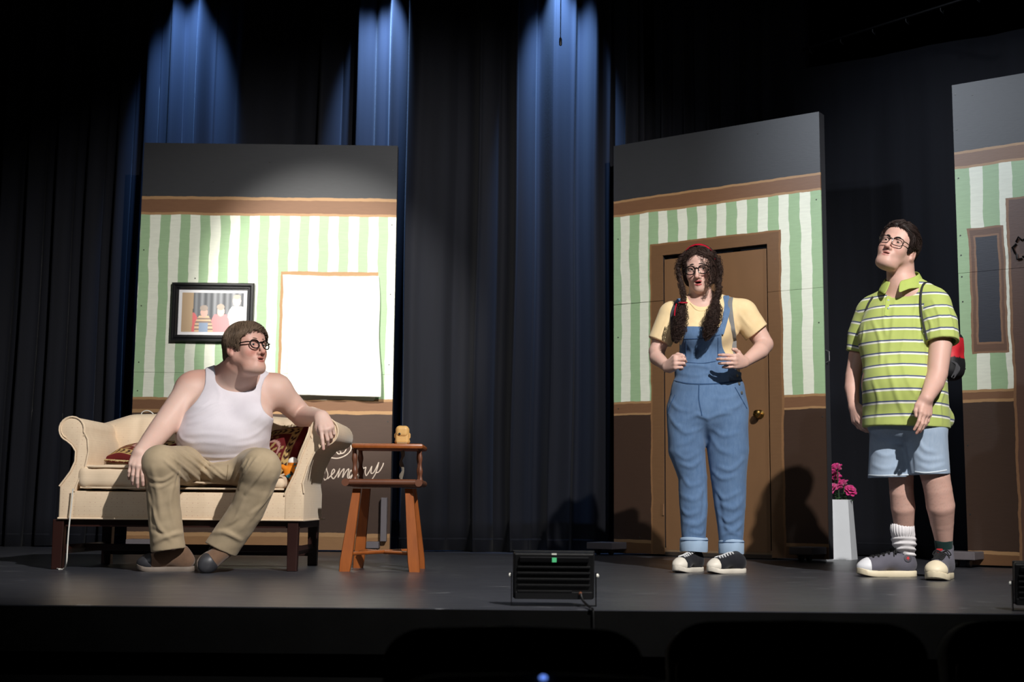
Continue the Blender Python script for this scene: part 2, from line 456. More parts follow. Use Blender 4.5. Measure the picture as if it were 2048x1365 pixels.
struct(MB().box((-7.1, 11.2, -0.04), (7.1, 11.3, 8)).build('wall_back', M_hall))
struct(MB().box((-7.1, -4.1, -1.0), (7.1, -4.0, 8)).build('wall_rear', M_hall))
struct(MB().box((-7.1, -4.1, 8), (7.1, 11.3, 8.1)).build('ceiling', M_hall))
# white paint scrape on the stage edge
# ------------------------------------------------------------------ curtains
g = NT('navy_stage_velvet'); c = g.coord()
f = g.noise(g.scale(c, (1, 1, 0.08)), 14, 4)
g.col(g.mix(f, srgb(12, 13, 19), srgb(20, 22, 31))); g.p(Roughness=0.85, Specular_IOR_Level=0.25, Sheen_Weight=0.06, Sheen_Roughness=0.4)
g.bump(g.noise(g.scale(c, (1, 1, 0.5)), 120, 2), 0.15, 0.002)
M_velvet = g.m
def curtain(name, label, p0, p1, z0, z1, pleat=0.265, amp=0.075, seed=1, group=None):
    r = random.Random(seed); p0 = np.array(p0); p1 = np.array(p1); L = np.linalg.norm(p1 - p0); t = (p1 - p0) / L; nrm = np.array([t[1], -t[0]])
    ph = [r.uniform(0, 6.28) for _ in range(6)]
    nu = int(L / 0.013); nv = 26
    # uneven pleat phase
    us = np.linspace(0, L, nu + 1); w = np.array([1 + 0.45 * math.sin(u * 2.1 + ph[0]) + 0.3 * math.sin(u * 4.7 + ph[1]) for u in us]); phase = np.cumsum(w) * (us[1]) * 2 * PI / pleat
    def fn(a, b):
        i = int(round(a * nu)); u = us[i]; z = z0 + (z1 - z0) * b; h = 1 - b
        s = math.sin(phase[i] + 0.35 * h * math.sin(u * 3 + ph[2]))
        d = amp * (0.75 * s + 0.25 * math.sin(2 * phase[i] + ph[3] + h) + 0.22 * math.sin(3.1 * phase[i] + ph[4] + h * 1.5)) * (0.8 + 0.3 * math.sin(u * 1.3 + ph[5]))
        sp = np.sign(s) * abs(s) ** 0.7
        d = d * 0.8 + amp * 0.2 * sp
        lat = 0.018 * math.sin(2 * phase[i] + h * 2) + 0.01 * h * math.sin(z * 2 + u * 4)
        q = p0 + t * (u + lat) + nrm * d
        zz = z + (0.006 * math.sin(phase[i] * 0.5) if b == 0 else 0)
        return (q[0], q[1], zz)
    m = MB().grid(fn, nu, nv)
    o = m.build(name, M_velvet, None, True, None)
    md = o.modifiers.new('cloth_thickness', 'SOLIDIFY'); md.thickness = 0.006; md.offset = 0
    tag(o, label, 'curtain', group)
    # hem band sewn near the floor
    def hem(a, b):
        q = fn(a, 0); nx, ny = nrm
        return (q[0] + nx * 0.006, q[1] + ny * 0.006, 0.085 + 0.012 * b)
    h = MB().grid(hem, nu, 1).build('hem_seam', M_velvet, o, True, None)
    return o
curtain('stage_curtain', 'dark pleated stage curtain behind the flat with the framed picture', (-6.2, YB + 0.26), (-0.72, YB + 0.24), 0.004, 5.6, seed=3)
curtain('stage_curtain', 'dark pleated stage curtain filling the wide gap between the two complete flats', (-0.80, YB - 0.03), (0.95, YB - 0.03), 0.004, 5.6, 0.25, 0.08, seed=5)
curtain('stage_curtain', 'black pleated stage curtain rising unlit above the flat with the door', (0.90, YB + 0.22), (2.25, YB + 0.24), 0.004, 5.6, 0.28, 0.05, seed=8)
cs = curtain('stage_curtain', 'dark side curtain hanging behind the man in the green striped polo shirt', W(1600, 1103, 9.35)[:2], W(2140, 1126, 8.1)[:2] + np.array([0.9, -0.3]), 0.004, 3.55, 0.6, 0.03, seed=11)
# track of the side curtain with its hooks
M_dark_metal = plain('dark_metal', (28, 28, 30), 0.45, 0.1, 30, metal=0.8)
M_black_plastic = plain('black_plastic', (14, 14, 15), 0.4, 0.15, 40, 0.1, 120)
M_white_plastic = plain('white_plastic', (215, 213, 205), 0.4, 0.05, 40)
tp = W(1605, 100, 9.3); tq = W(1935, -4, 8.35)
tr = thing('curtain_track', 'thin metal curtain track running diagonally across the dark top corner', 'track', tuple((tp + tq) / 2))
tc = np.array(tr.location); e = (tq - tp)
MB().tube([tp - tc, tq + e * 0.5 - tc], 0.012, 8).build('rail', M_dark_metal, tr, True)
for k in range(7):
    q = tp + e * (0.05 + k * 0.2) - tc
    MB().tube([q, q + (0.0, 0, -0.03), q + (0.018, 0, -0.05), q + (0.02, 0, -0.03)], 0.005, 6).build('hook', M_dark_metal, tr, True)
# hanging microphone
mp = W(1121, 92, 8.6)
mt = thing('hanging_microphone', 'small black hanging microphone on a thin wire before the blue light', 'microphone', tuple(mp))
MB().lathe([(0.003, 0.0), (0.009, 0.004), (0.0105, 0.02), (0.0095, 0.05), (0.004, 0.062)], 14).build('capsule', M_black_plastic, mt, True)
MB().tube([(0, 0, 0.06), (0.002, 0, 0.6), (0.0, 0, 2.2)], 0.0035, 6).build('cable', M_black_plastic, mt, True)
# ------------------------------------------------------------------ painted flats
FH = 2.88
class Flat:
    def __init__(s, name, label, p0, p1, width=None):
        p0 = np.array(p0[:2]); p1 = np.array(p1[:2]); d = p1 - p0; L = np.linalg.norm(d); s.t = d / L; s.w = width or L; s.p0 = p0
        s.n = np.array([s.t[1], -s.t[0]])            # toward the audience
        s.o = thing(name, label, 'stage flat', (p0[0], p0[1], 0), math.atan2(s.t[1], s.t[0]))
    def uv(s, px, py, off=0.0):
        d = ray(px, py); p = np.array([*(s.p0 + s.n * off), 0.0]); nn = np.array([*s.n, 0.0])
        k = ((p - CP) @ nn) / (d @ nn); q = CP + d * k
        return (q[:2] - s.p0) @ s.t, q[2]
    def world(s, u, v, off=0.0):
        q = s.p0 + s.t * u + s.n * off; return np.array([q[0], q[1], v])
def paint(name, stripes, rects, rough=0.42, spec=0.55):
    """painted plywood in the flat's own coordinates: wobbly hand-painted stripes, then rectangles on top"""
    g = NT(name); c = g.coord(); x, y, z = g.xyz(c)
    wu = g.math('MULTIPLY', g.math('SUBTRACT', g.noise(g.scale(c, (3.0, 0, 4.2)), 1.0, 3), 0.5), 0.034)
    wv = g.math('MULTIPLY', g.math('SUBTRACT', g.noise(g.scale(c, (4.0, 0, 3.0)), 1.3, 3), 0.5), 0.022)
    ws = g.math('MULTIPLY', g.math('SUBTRACT', g.noise(g.scale(c, (1.0, 0, 1.0)), 24.0, 3), 0.5), 0.006)
    U = g.math('ADD', g.math('ADD', x, wu), ws); V = g.math('ADD', g.math('ADD', z, wv), ws)
    per, ph, duty, cg, cc = stripes
    fr = g.math('FRACT', g.math('ADD', g.math('DIVIDE', U, per), ph))
    col = g.mix(g.math('LESS_THAN', fr, duty), cc, cg)
    for (u0, u1, v0, v1, colr) in rects:
        m = g.math('MULTIPLY', g.math('MULTIPLY', g.math('GREATER_THAN', U, u0), g.math('LESS_THAN', U, u1)),
                   g.math('MULTIPLY', g.math('GREATER_THAN', V, v0), g.math('LESS_THAN', V, v1)))
        col = g.mix(m, col, colr)
    br = g.noise(g.scale(c, (6, 1, 40)), 2.0, 4)
    col2 = g.n('ShaderNodeMix', data_type='RGBA', blend_type='MULTIPLY'); col2.inputs[0].default_value = 0.22
    g.l.new(col, col2.inputs[6]); g.l.new(br, col2.inputs[7])
    g.col(col2.outputs[2]); g.p(Roughness=rough, Specular_IOR_Level=spec)
    g.bump(g.noise(g.scale(c, (3, 1, 18)), 9, 4), 0.08, 0.004)
    return g.m
C_cream, C_green = srgb(240, 243, 226), srgb(163, 193, 151)
C_brown, C_tan, C_wains, C_blk, C_door = srgb(126, 90, 64), srgb(172, 134, 94), srgb(72, 54, 44), srgb(56, 57, 60), srgb(120, 88, 60)
M_edge = plain('flat_edge_black', (44, 44, 48), 0.6, 0.15, 10)
M_board = plain('raw_board', (120, 96, 70), 0.7, 0.2, 12, stretch=(1, 1, 8))
M_grey_board = plain('grey_painted_board', (104, 98, 102), 0.6, 0.12, 12)
M_screw = plain('screw_grey', (70, 70, 68), 0.4, 0.1, 50, metal=0.6)
TH = 0.09
def panel(F, name, u0, u1, v0, v1, mat, y0=0.0, th=0.012):
    return MB().box((u0, y0, v0), (u1, y0 + th, v1)).build(name, mat, F.o)
def frame_boards(F, w, mat_side=None):
    MB().box((0, 0.0125, 0.012), (0.035, TH, FH)).build('side_board', mat_side or M_edge, F.o)
    MB().box((w - 0.035, 0.0125, 0.012), (w, TH, FH)).build('side_board', mat_side or M_edge, F.o)
    MB().box((0.036, 0.0125, FH - 0.035), (w - 0.036, TH, FH)).build('top_board', M_edge, F.o)
    MB().box((0.036, 0.0125, 0.02), (w - 0.036, TH, 0.055)).build('bottom_board', M_board, F.o)
def screws(F, pts, r=0.005):
    m = MB()
    for (u, v) in pts:
        m.lathe([(r, 0), (r * 0.8, 0.0018)], 8, Matrix.Translation((u, 0, v)) @ Matrix.Rotation(PI / 2, 4, 'X'))
    o = m.build('screw_heads', M_screw, F.o); o['kind'] = 'stuff'
def outrigger(F, u0, u1, zt, len_front, back=False, top=M_grey_board):
    """short caster platform sticking out of the foot of a flat: board, side board, two casters"""
    t = MB().box((u0, -len_front, zt - 0.045), (u1, 0.0, zt), ch=0.004).build('caster_platform', top, F.o)
    for uu in (u0 + 0.05, u1 - 0.05):
        yy = -len_front + 0.06
        w = MB().lathe([(0.012, -0.011), (0.029, -0.010), (0.032, 0), (0.029, 0.010), (0.012, 0.011)], 16, Matrix.Translation((uu, yy + 0.012, 0.0325)) @ Matrix.Rotation(PI / 2, 4, 'Y')).build('caster_wheel', M_black_plastic, t, True)
        MB().box((uu - 0.017, yy - 0.01, 0.04), (uu - 0.013, yy + 0.03, zt - 0.046)).box((uu + 0.013, yy - 0.01, 0.04), (uu + 0.017, yy + 0.03, zt - 0.046)).box((uu - 0.02, yy - 0.015, zt - 0.05), (uu + 0.02, yy + 0.035, zt - 0.0455)).build('caster_fork', M_dark_metal, t)
# ---- flat one: picture and window cloth
F1 = Flat('scenery_flat', 'green striped scenery flat with the framed picture and white window cloth', W(252, 1093, 9.05), W(779, 1098, 9.07))
w1 = F1.w
bands1 = [F1.uv(530, y)[1] for y in (395, 401, 427, 432, 797, 802, 821, 828, 1066, 1074)]
b = bands1
BIG = 9.0
rects1 = [(-1, BIG, b[0], BIG, C_blk), (-1, BIG, b[1], b[0], C_tan), (-1, BIG, b[2], b[1], C_brown), (-1, BIG, b[3], b[2], C_tan),
          (-1, BIG, b[5], b[4], C_tan), (-1, BIG, b[6], b[5], C_brown), (-1, BIG, b[7], b[6], C_tan), (-1, BIG, -1, b[7], C_wains), (-1, BIG, -1, b[8], C_tan), (-1, BIG, -1, b[9], srgb(150, 112, 76))]
wu0, wv1 = F1.uv(562, 543); wu1, _ = F1.uv(757, 546); _, wv0 = F1.uv(600, 800)
rects1 += [(wu0, wu1, wv0 + 0.03, wv1, C_tan), (wu0 + 0.02, wu1 - 0.014, wv0, wv1 - 0.03, C_cream)]
M_f1 = paint('paint_flat_window', (0.1405, 0.0, 0.49, C_green, C_cream), rects1, 0.55, 0.3)
sv = F1.uv(300, 745)[1]
panel(F1, 'lower_panel', 0, w1, 0.012, sv - 0.001, M_f1); panel(F1, 'upper_panel', 0, w1, sv + 0.001, FH, M_f1)
frame_boards(F1, w1)
screws(F1, [(0.03, v) for v in (0.3, 0.8, 1.1, 1.3, 1.7, 2.1, 2.5)] + [(w1 - 0.03, v) for v in (0.9, 1.3, 1.8, 2.3, 2.7)] + [(0.5, 2.6), (0.9, 2.75), (1.25, 2.86), (1.45, 2.86), (0.4, 1.9)])
outrigger(F1, 0.04, 0.21, 0.078, 0.16)
# grey upright brace and foot at the right edge of flat one
bu0, bv1 = F1.uv(768, 996, 0.05)
MB().box((bu0 - 0.02, -0.06, 0.075), (bu0 + 0.022, -0.001, bv1), ch=0.003).build('brace_board', M_grey_board, F1.o)
outrigger(F1, bu0 - 0.11, bu0 - 0.024, 0.074, 0.12)
# ---- flat two: the door
F2 = Flat('scenery_flat', 'green striped scenery flat with the brown door', W(1228, 1107, 9.03), W(1657, 1121, 8.17))
w2_ = F2.w
du0, dv1 = F2.uv(1303, 492); du1, dv1b = F2.uv(1557, 463); dvt = (dv1 + dv1b) / 2
oi0, ov1 = F2.uv(1325, 514); oi1, ov1b = F2.uv(1534, 485); ovt = (ov1 + ov1b) / 2
def v2(px, py): return F2.uv(px, py)[1]
bl = [v2(1228, y) for y in (402, 407, 432, 436)]; br_ = [v2(1640, y) for y in (346, 350, 375, 380)]
bb = [(a + c) / 2 for a, c in zip(bl, br_)]
cl = [v2(1265, y) for y in (805, 809, 828, 832)]; cr = [v2(1610, y) for y in (788, 793, 813, 817)]
cc = [(a + c) / 2 for a, c in zip(cl, cr)]
bs = [(v2(1265, 1080) + v2(1610, 1088)) / 2, (v2(1265, 1087) + v2(1610, 1094)) / 2]
def rects_bands(bb, cc, bs):
    return [(-1, BIG, bb[0], BIG, C_blk), (-1, BIG, bb[1], bb[0], C_tan), (-1, BIG, bb[2], bb[1], C_brown), (-1, BIG, bb[3], bb[2], C_tan),
            (-1, BIG, cc[1], cc[0], C_tan), (-1, BIG, cc[2], cc[1], C_brown), (-1, BIG, cc[3], cc[2], C_tan), (-1, BIG, -1, cc[3], srgb(66, 48, 38)), (-1, BIG, -1, bs[0], C_tan), (-1, BIG, -1, bs[1], srgb(118, 84, 56))]
rects2 = rects_bands(bb, cc, bs) + [(du0 - 0.012, du1 + 0.015, -1, dvt + 0.012, srgb(142, 104, 70)), (du0, du1, -1, dvt, C_door)]
M_f2 = paint('paint_flat_door', (0.1475, 0.12, 0.52, C_green, C_cream), rects2)
sv2 = v2(1265, 607)
panel(F2, 'left_panel', 0, oi0, 0.012, sv2 - 0.002, M_f2); panel(F2, 'left_panel', 0, oi0, sv2 + 0.002, FH, M_f2)
panel(F2, 'right_panel', oi1, w2_, 0.012, v2(1610, 578) - 0.001, M_f2); panel(F2, 'right_panel', oi1, w2_, v2(1610, 578) + 0.001, FH, M_f2)
panel(F2, 'header_panel', oi0, oi1, ovt, FH, M_f2)
frame_boards(F2, w2_)
MB().box((oi0 - 0.035, 0.0125, 0.012), (oi0, TH, ovt)).build('door_jamb', M_edge, F2.o); MB().box((oi1, 0.0125, 0.012), (oi1 + 0.035, TH, ovt)).build('door_jamb', M_edge, F2.o)
MB().box((oi0 + 0.001, 0.0125, ovt), (oi1 - 0.001, TH, ovt + 0.035)).build('header_board', M_edge, F2.o)
MB().box((oi0 + 0.001, 0.01, 0.003), (oi1 - 0.001, TH, 0.03), ch=0.003).build('threshold', plain('threshold_metal', (70, 62, 56), 0.4, 0.2, 20, metal=0.4), F2.o)
g = NT('door_paint'); c = g.coord()
g.col(g.mix(g.noise(g.scale(c, (3, 1, 1)), 3, 4), srgb(112, 82, 56), srgb(128, 94, 64))); g.p(Roughness=0.5, Specular_IOR_Level=0.4); g.bump(g.noise(g.scale(c, (30, 1, 4)), 6, 3), 0.06, 0.003)
M_door = g.m
door = MB().box((oi0 + 0.007, 0.012, 0.042), (oi1 - 0.012, 0.047, ovt - 0.028), ch=0.002).build('door', M_door, F2.o)
ku, kv = F2.uv(1519, 829)
M_brass = plain('brass', (176, 140, 78), 0.25, 0.1, 60, metal=1.0)
kn = MB().lathe([(0.029, 0.0), (0.029, 0.006), (0.012, 0.010), (0.011, 0.028), (0.022, 0.038), (0.027, 0.050), (0.024, 0.062), (0.010, 0.067)], 20, Matrix.Translation((ku, 0.012, kv)) @ Matrix.Rotation(PI / 2, 4, 'X')).build('door_knob', M_brass, door, True)
kn['label'] = 'round brass door knob'
for (px, py) in ((1326, 1020), (1326, 640)):
    hu, hv = F2.uv(px, py)
    MB().box((hu - 0.012, -0.004, hv - 0.038), (hu + 0.004, 0.002, hv + 0.038)).tube([(hu + 0.004, -0.004, hv - 0.038), (hu + 0.004, -0.004, hv + 0.038)], 0.006, 8).build('hinge', M_door, door)
# latch on the free edge of the flat
lu, lv = F2.uv(1657, 712)
MB().tube([(w2_ - 0.0, 0.03, lv + 0.04), (w2_ + 0.022, 0.03, lv + 0.03), (w2_ + 0.022, 0.03, lv - 0.03), (w2_, 0.03, lv - 0.04)], 0.004, 6).build('edge_latch', plain('steel', (150, 150, 152), 0.35, 0.1, 50, metal=0.9), F2.o)
screws(F2, [(0.035, v) for v in (0.12, 1.0, 1.5, 2.2)] + [(0.2, 0.12), (w2_ - 0.02, 0.9), (w2_ - 0.03, 1.5), (w2_ - 0.03, 2.3), (1.1, 2.8)])
outrigger(F2, -0.10, 0.10, 0.085, 0.20)
outrigger(F2, w2_ - 0.16, w2_ - 0.01, 0.09, 0.24)
# ---- flat three, cut by the frame edge
e3 = F2.t; q0 = W(1937, 1137, 7.62)[:2]
F3 = Flat('scenery_flat', 'green striped scenery flat with a narrow dark painted window, cut by the frame edge', q0, q0 + e3 * 1.7, 1.7)
def u3(px, py): return F3.uv(px, py)
bb3 = [(u3(1912, y)[1]) for y in (304, 309, 334, 339)]; cc3 = [u3(1960, y)[1] for y in (780, 785, 799, 805)]; bs3 = [u3(1985, 1103)[1], u3(1985, 1110)[1]]
r3 = rects_bands(bb3, cc3, bs3)
a0, a3 = u3(1935, 458); a1, a2 = u3(2018, 705)
i0, i3 = u3(1950, 476); i1, i2 = u3(2003, 683)
d3 = u3(2017, 400); d3b = u3(2042, 1090)
r3 += [(a0, a1, a2, a3, srgb(140, 104, 78)), (a0 + 0.012, a1 - 0.012, a2 + 0.012, a3 - 0.012, srgb(108, 78, 60)), (i0 - 0.012, i1 + 0.012, i2 - 0.012, i3 + 0.012, srgb(140, 104, 78)), (i0, i1, i2, i3, srgb(44, 46, 56)),
       (d3[0] - 0.015, BIG, -1, d3[1] + 0.012, srgb(142, 104, 74)), (d3[0], BIG, -1, d3[1], srgb(96, 68, 56))]
M_f3 = paint('paint_flat_edge', (0.165, 0.02, 0.55, C_green, C_cream), r3)
sv3 = u3(1930, 546)[1]
panel(F3, 'lower_panel', 0, 1.7, 0.012, sv3 - 0.001, M_f3); panel(F3, 'upper_panel', 0, 1.7, sv3 + 0.001, FH, M_f3)
frame_boards(F3, 1.7)
screws(F3, [(0.02, v) for v in (0.3, 0.7, 1.15, 1.55, 1.7, 1.83, 1.95, 2.3, 2.6, 2.82)] + [(0.12, 2.8)])
outrigger(F3, -0.08, 0.09, 0.09, 0.20)
hm = MB()
hu, hv = u3(2042, 498)
for k in range(5):
    an = k * 1.25; hm.tube([(hu + 0.03 * math.cos(an), -0.004, hv + 0.05 * math.sin(an)), (hu + 0.045 * math.cos(an + .5), -0.016, hv + 0.07 * math.sin(an + .5)), (hu + 0.035 * math.cos(an + 1.1), -0.006, hv + 0.06 * math.sin(an + 1.1))], 0.006, 6)
hm.build('door_knocker', M_dark_metal, F3.o, True)
# ------------------------------------------------------------------ chalk drawing on the wainscot of flat one
M_chalk = plain('chalk', (214, 196, 180), 0.9, 0.1, 200)
def spl(pts, n=10):
    P = [np.array(p, float) for p in pts]; P = [2 * P[0] - P[1]] + P + [2 * P[-1] - P[-2]]; out = []
    for i in range(1, len(P) - 2):
        for k in range(n):
            t = k / n; out.append(0.5 * ((2 * P[i]) + (-P[i - 1] + P[i + 1]) * t + (2 * P[i - 1] - 5 * P[i] + 4 * P[i + 1] - P[i + 2]) * t * t + (-P[i - 1] + 3 * P[i] - 3 * P[i + 1] + P[i + 2]) * t ** 3))
    out.append(P[-2]); return out
def chalk(strokes, name, w=0.0036):
    m = MB()
    for st in strokes:
        pts = []
        for q in spl(st, 8):
            u, v = F1.uv(q[0], q[1]); pts.append((u, -0.0006, v))
        m.tube(pts, [(w * (0.85 + 0.3 * rnd.random()), 0.0006)] * len(pts), 6, flat=(1, 0, 1))
    return m.build(name, M_chalk, F1.o)
Z6 = lambda x, y: (600 + x / 3.793, 820 + y / 3.793)
chalk([[Z6(*p) for p in st] for st in (
    [(205, 350), (240, 365), (290, 368), (340, 350), (378, 318), (388, 285), (372, 250), (335, 232), (300, 228), (255, 245)],
    [(310, 228), (340, 190), (370, 150), (372, 160), (362, 200), (358, 240)],
    [(250, 285), (258, 298), (272, 298), (276, 288)], [(310, 258), (318, 272), (328, 268), (322, 255)],
    [(290, 300), (300, 310), (312, 300), (302, 292), (292, 302)], [(276, 320), (290, 335), (306, 334), (308, 318), (312, 332), (335, 325), (350, 300), (354, 285)])], 'chalk_cat_doodle')
chalk([[Z6(*p) for p in st] for st in (
    [(185, 485), (192, 450), (196, 432), (203, 460), (212, 490), (206, 520), (188, 534), (182, 520)],
    [(210, 525), (235, 500), (262, 470), (256, 452), (242, 470), (238, 505), (254, 524), (275, 500)],
    [(275, 500), (298, 455), (300, 450), (288, 515), (310, 475), (330, 450), (334, 458), (322, 515), (345, 475), (366, 450), (370, 458), (360, 500), (368, 520), (395, 495)],
    [(395, 470), (385, 460), (372, 500), (385, 520), (405, 480), (408, 515), (440, 490)],
    [(448, 505), (462, 460), (470, 432), (482, 445), (500, 438), (494, 470), (502, 500), (520, 480)],
    [(505, 500), (530, 460), (545, 430), (538, 480), (560, 475), (588, 420), (597, 402), (575, 480), (548, 525), (540, 535)],
    [(575, 480), (600, 470), (625, 430), (634, 404)])], 'chalk_lettering')
# ================================================================== PROPS
# ---- framed photograph on flat one
pc = F1.uv(426, 626); pw = F1.uv(509, 575)[0] - F1.uv(345, 572)[0]; ph_ = F1.uv(345, 566)[1] - F1.uv(343, 684)[1]
pic = thing('framed_picture', 'black framed photograph of three people hanging on the green striped flat', 'picture', tuple(F1.world(pc[0], pc[1], 0.012)), F1.o.rotation_euler.z)
M_frame = plain('frame_black', (22, 22, 24), 0.32, 0.15, 30, 0.05, 90)
def frame_ring(prof, w, h):
    """moulding profile [(inset, depth)] swept round a w x h rectangle, front toward -y"""
    m = MB(); vs = []; n = len(prof)
    for sx, sz in ((-1, -1), (1, -1), (1, 1), (-1, 1)):
        for ins, d in prof: vs.append((sx * (w / 2 - ins), -d, sz * (h / 2 - ins)))
    fs = []
    for c in range(4):
        for k in range(n):
            a = c * n + k; b2 = c * n + (k + 1) % n; d2 = ((c + 1) % 4) * n
            fs.append((a, d2 + k, d2 + (k + 1) % n, b2))
    m.add(vs, fs); return m
frame_ring([(0, -0.011), (0, 0.018), (0.006, 0.026), (0.018, 0.026), (0.024, 0.018), (0.03, 0.022), (0.036, 0.022), (0.042, 0.012), (0.048, 0.012), (0.05, 0.004), (0.05, -0.011)], pw, ph_).build('frame', M_frame, pic, True, 30)
iw, ih = pw - 0.096, ph_ - 0.096
MB().box((-iw / 2, -0.004, -ih / 2), (iw / 2, 0.0, ih / 2)).build('mount', plain('mount_white', (240, 238, 240), 0.8, 0.03, 30), pic)
# the photograph itself: a flat print, colours per vertex
gw, gh = 110, 74; pw2, ph2 = iw - 0.05, ih - 0.045
def print_colour(x, y):       # x right 0..1, y down 0..1
    c = np.array([120, 122, 126.]) + 26 * math.sin(x * 62) + 12 * math.sin(x * 23 + 1)
    if x < 0.17 + 0.02 * (1 - y): return np.array([196, 168, 136.])
    if x < 0.27 and y > 0.5 and (x - 0.16) ** 2 / 0.012 + (y - 0.8) ** 2 / 0.1 < 1: c = np.array([228, 120, 122.])
    def el(cx, cy, rx, ry): return ((x - cx) / rx) ** 2 + ((y - cy) / ry) ** 2 < 1
    if el(0.9, 0.7, 0.16, 0.42) and y > 0.34: c = np.array([236, 240, 236.])
    if el(0.89, 0.2, 0.065, 0.15): c = np.array([238, 208, 192.])
    if el(0.89, 0.1, 0.06, 0.055): c = np.array([206, 188, 160.])
    if el(0.63, 0.86, 0.155, 0.4) and y > 0.55: c = np.array([228, 148, 150.])
    if el(0.635, 0.47, 0.06, 0.13): c = np.array([238, 202, 190.])
    if el(0.63, 0.36, 0.062, 0.08): c = np.array([186, 170, 156.])
    if el(0.36, 0.95, 0.15, 0.42) and y > 0.58: c = np.array([228, 196, 160.]) if int(y * 22) % 2 else np.array([150, 130, 120.])
    if 0.29 < x < 0.43 and y > 0.76: c = np.array([150, 166, 190.])
    if el(0.365, 0.5, 0.058, 0.13): c = np.array([232, 184, 170.])
    if el(0.36, 0.39, 0.066, 0.075): c = np.array([176, 160, 148.])
    return c
m = MB().grid(lambda a, b: ((a - .5) * pw2, -0.0045, (.5 - b) * ph2), gw, gh); m.f = [f[::-1] for f in m.f]
pr = m.build('photo_print', attr_mat('photo_print', 0.35), pic)
set_attr(pr.data, 'Col', [srgb(*np.clip(print_colour(i / gw, j / gh), 0, 255))[:3] for j in range(gh + 1) for i in range(gw + 1)])
# ---- white cloth pinned over the painted window
g = NT('white_cotton'); g.col(srgb(240, 238, 230)); g.p(Roughness=0.9, Specular_IOR_Level=0.2); g.bump(g.noise(g.coord(), 300, 2), 0.1, 0.001)
M_cloth = g.m
cu0, cv1 = F1.uv(566, 549); cu1, cv1b = F1.uv(758, 552); cb0 = F1.uv(580, 790, 0.05); cb1 = F1.uv(761, 794, 0.05)
def wc(a, b):
    bow = 0.006 * math.sin(a * PI); u_top = cu0 + (cu1 - cu0) * a; u_bot = cb0[0] + (cb1[0] - cb0[0]) * a
    u = u_top + (u_bot - u_top) * b + 0.006 * math.sin(b * 9) * (1 if a > 0.5 else -1) * (abs(a - .5) * 2) ** 3 + 0.02 * b * (1 - b) * (1 if a < 0.2 else 0) * (0.2 - a) * 5
    v = cv1 + (cv1b - cv1) * a - 0.004 + (cb0[1] + (cb1[1] - cb0[1]) * a - cv1 + 0.004) * b - bow * (1 - b)
    off = 0.006 + 0.05 * b ** 1.2 + 0.006 * math.sin(a * 21 + b * 3) * b + 0.004 * math.sin(a * 9 - b * 7) + 0.010 * math.exp(-((a - 0.06) / 0.03) ** 2) * (1 - b) + 0.012 * math.exp(-((a - 0.94) / 0.03) ** 2) * (1 - b * .6) + 0.005 * math.exp(-((a - 0.12 - .1 * b) / 0.02) ** 2)
    return tuple(F1.world(u, v, off))
wcl = MB().grid(wc, 70, 80).build('window_cloth', M_cloth, None, True, None)
md = wcl.modifiers.new('thickness', 'SOLIDIFY'); md.thickness = 0.003
tag(wcl, 'white cotton cloth hung flat over the painted window of the striped flat', 'cloth')
# ---- sofa
def M_fabric_sofa():
    g = NT('cream_woven_upholstery'); c = g.coord(); x, y, z = g.xyz(c)
    v = g.n('ShaderNodeTexVoronoi', feature='F1'); v.inputs['Scale'].default_value = 38; v.inputs['Randomness'].default_value = 0.12
    g.l.new(g.scale(c, (1.0, 1.0, 1.3)), v.inputs['Vector'])
    dots = g.math('LESS_THAN', v.outputs['Distance'], 0.10)
    w = g.math('MULTIPLY', g.math('ADD', g.math('SINE', g.math('MULTIPLY', z, 520)), 1), 0.5)
    base = g.mix(g.noise(c, 25, 4), srgb(222, 198, 168), srgb(234, 212, 184)); base = g.mix(g.math('MULTIPLY', w, 0.07), base, srgb(196, 168, 138))
    g.col(g.mix(g.math('MULTIPLY', dots, 0.55), base, srgb(190, 140, 124))); g.p(Roughness=0.85, Specular_IOR_Level=0.25, Sheen_Weight=0.15)
    g.bump(g.math('ADD', g.noise(c, 260, 3), g.math('MULTIPLY', w, .3)), 0.12, 0.0015); return g.m
M_sofa = M_fabric_sofa()
M_dark_wood = plain('dark_mahogany', (44, 22, 18), 0.35, 0.35, 10, 0.05, 80, stretch=(1, 1, 0.2), spec=0.5)
SY = 6.40
so = W(357, 1138, SY); SX = so[0]
sofa = thing('sofa', 'cream upholstered camelback sofa with rolled arms and dark wooden legs', 'sofa', (SX, SY, 0))
def sx(px, Y=SY): return W(px, 950, Y)[0] - SX
def sz(py, px=357, Y=SY): return W(px, py, Y)[2]
hw = (sx(602) - sx(113)) / 2; D = 0.70
zb, zt = sz(1041), sz(984)
def mdl(name, mod, h, mat, parent, origin, sm=1, **kw):
    V, Q = mesh_sdf(mod, h); V = smooth_mesh(V, Q, sm) if sm else V
    return obj_np(name, V, Q, mat, parent, origin, **kw)
SO = np.array([SX, SY, 0.0])
# apron / seat base (front faces -y)
MB().box((-hw + 0.03, 0.003, zb + 0.0005), (hw - 0.03, D, zt), ch=0.006).build('seat_base', M_sofa, sofa, True)
MB().tube([(-hw, -0.002, zb + 0.004), (hw, -0.002, zb + 0.004), (hw + .002, D, zb + 0.004)], 0.005, 8).build('welt', M_sofa, sofa, True)
MB().box((-hw + 0.02, 0.03, zb - 0.035), (hw - 0.02, D - 0.03, zb - 0.001)).build('under_frame', M_dark_wood, sofa)
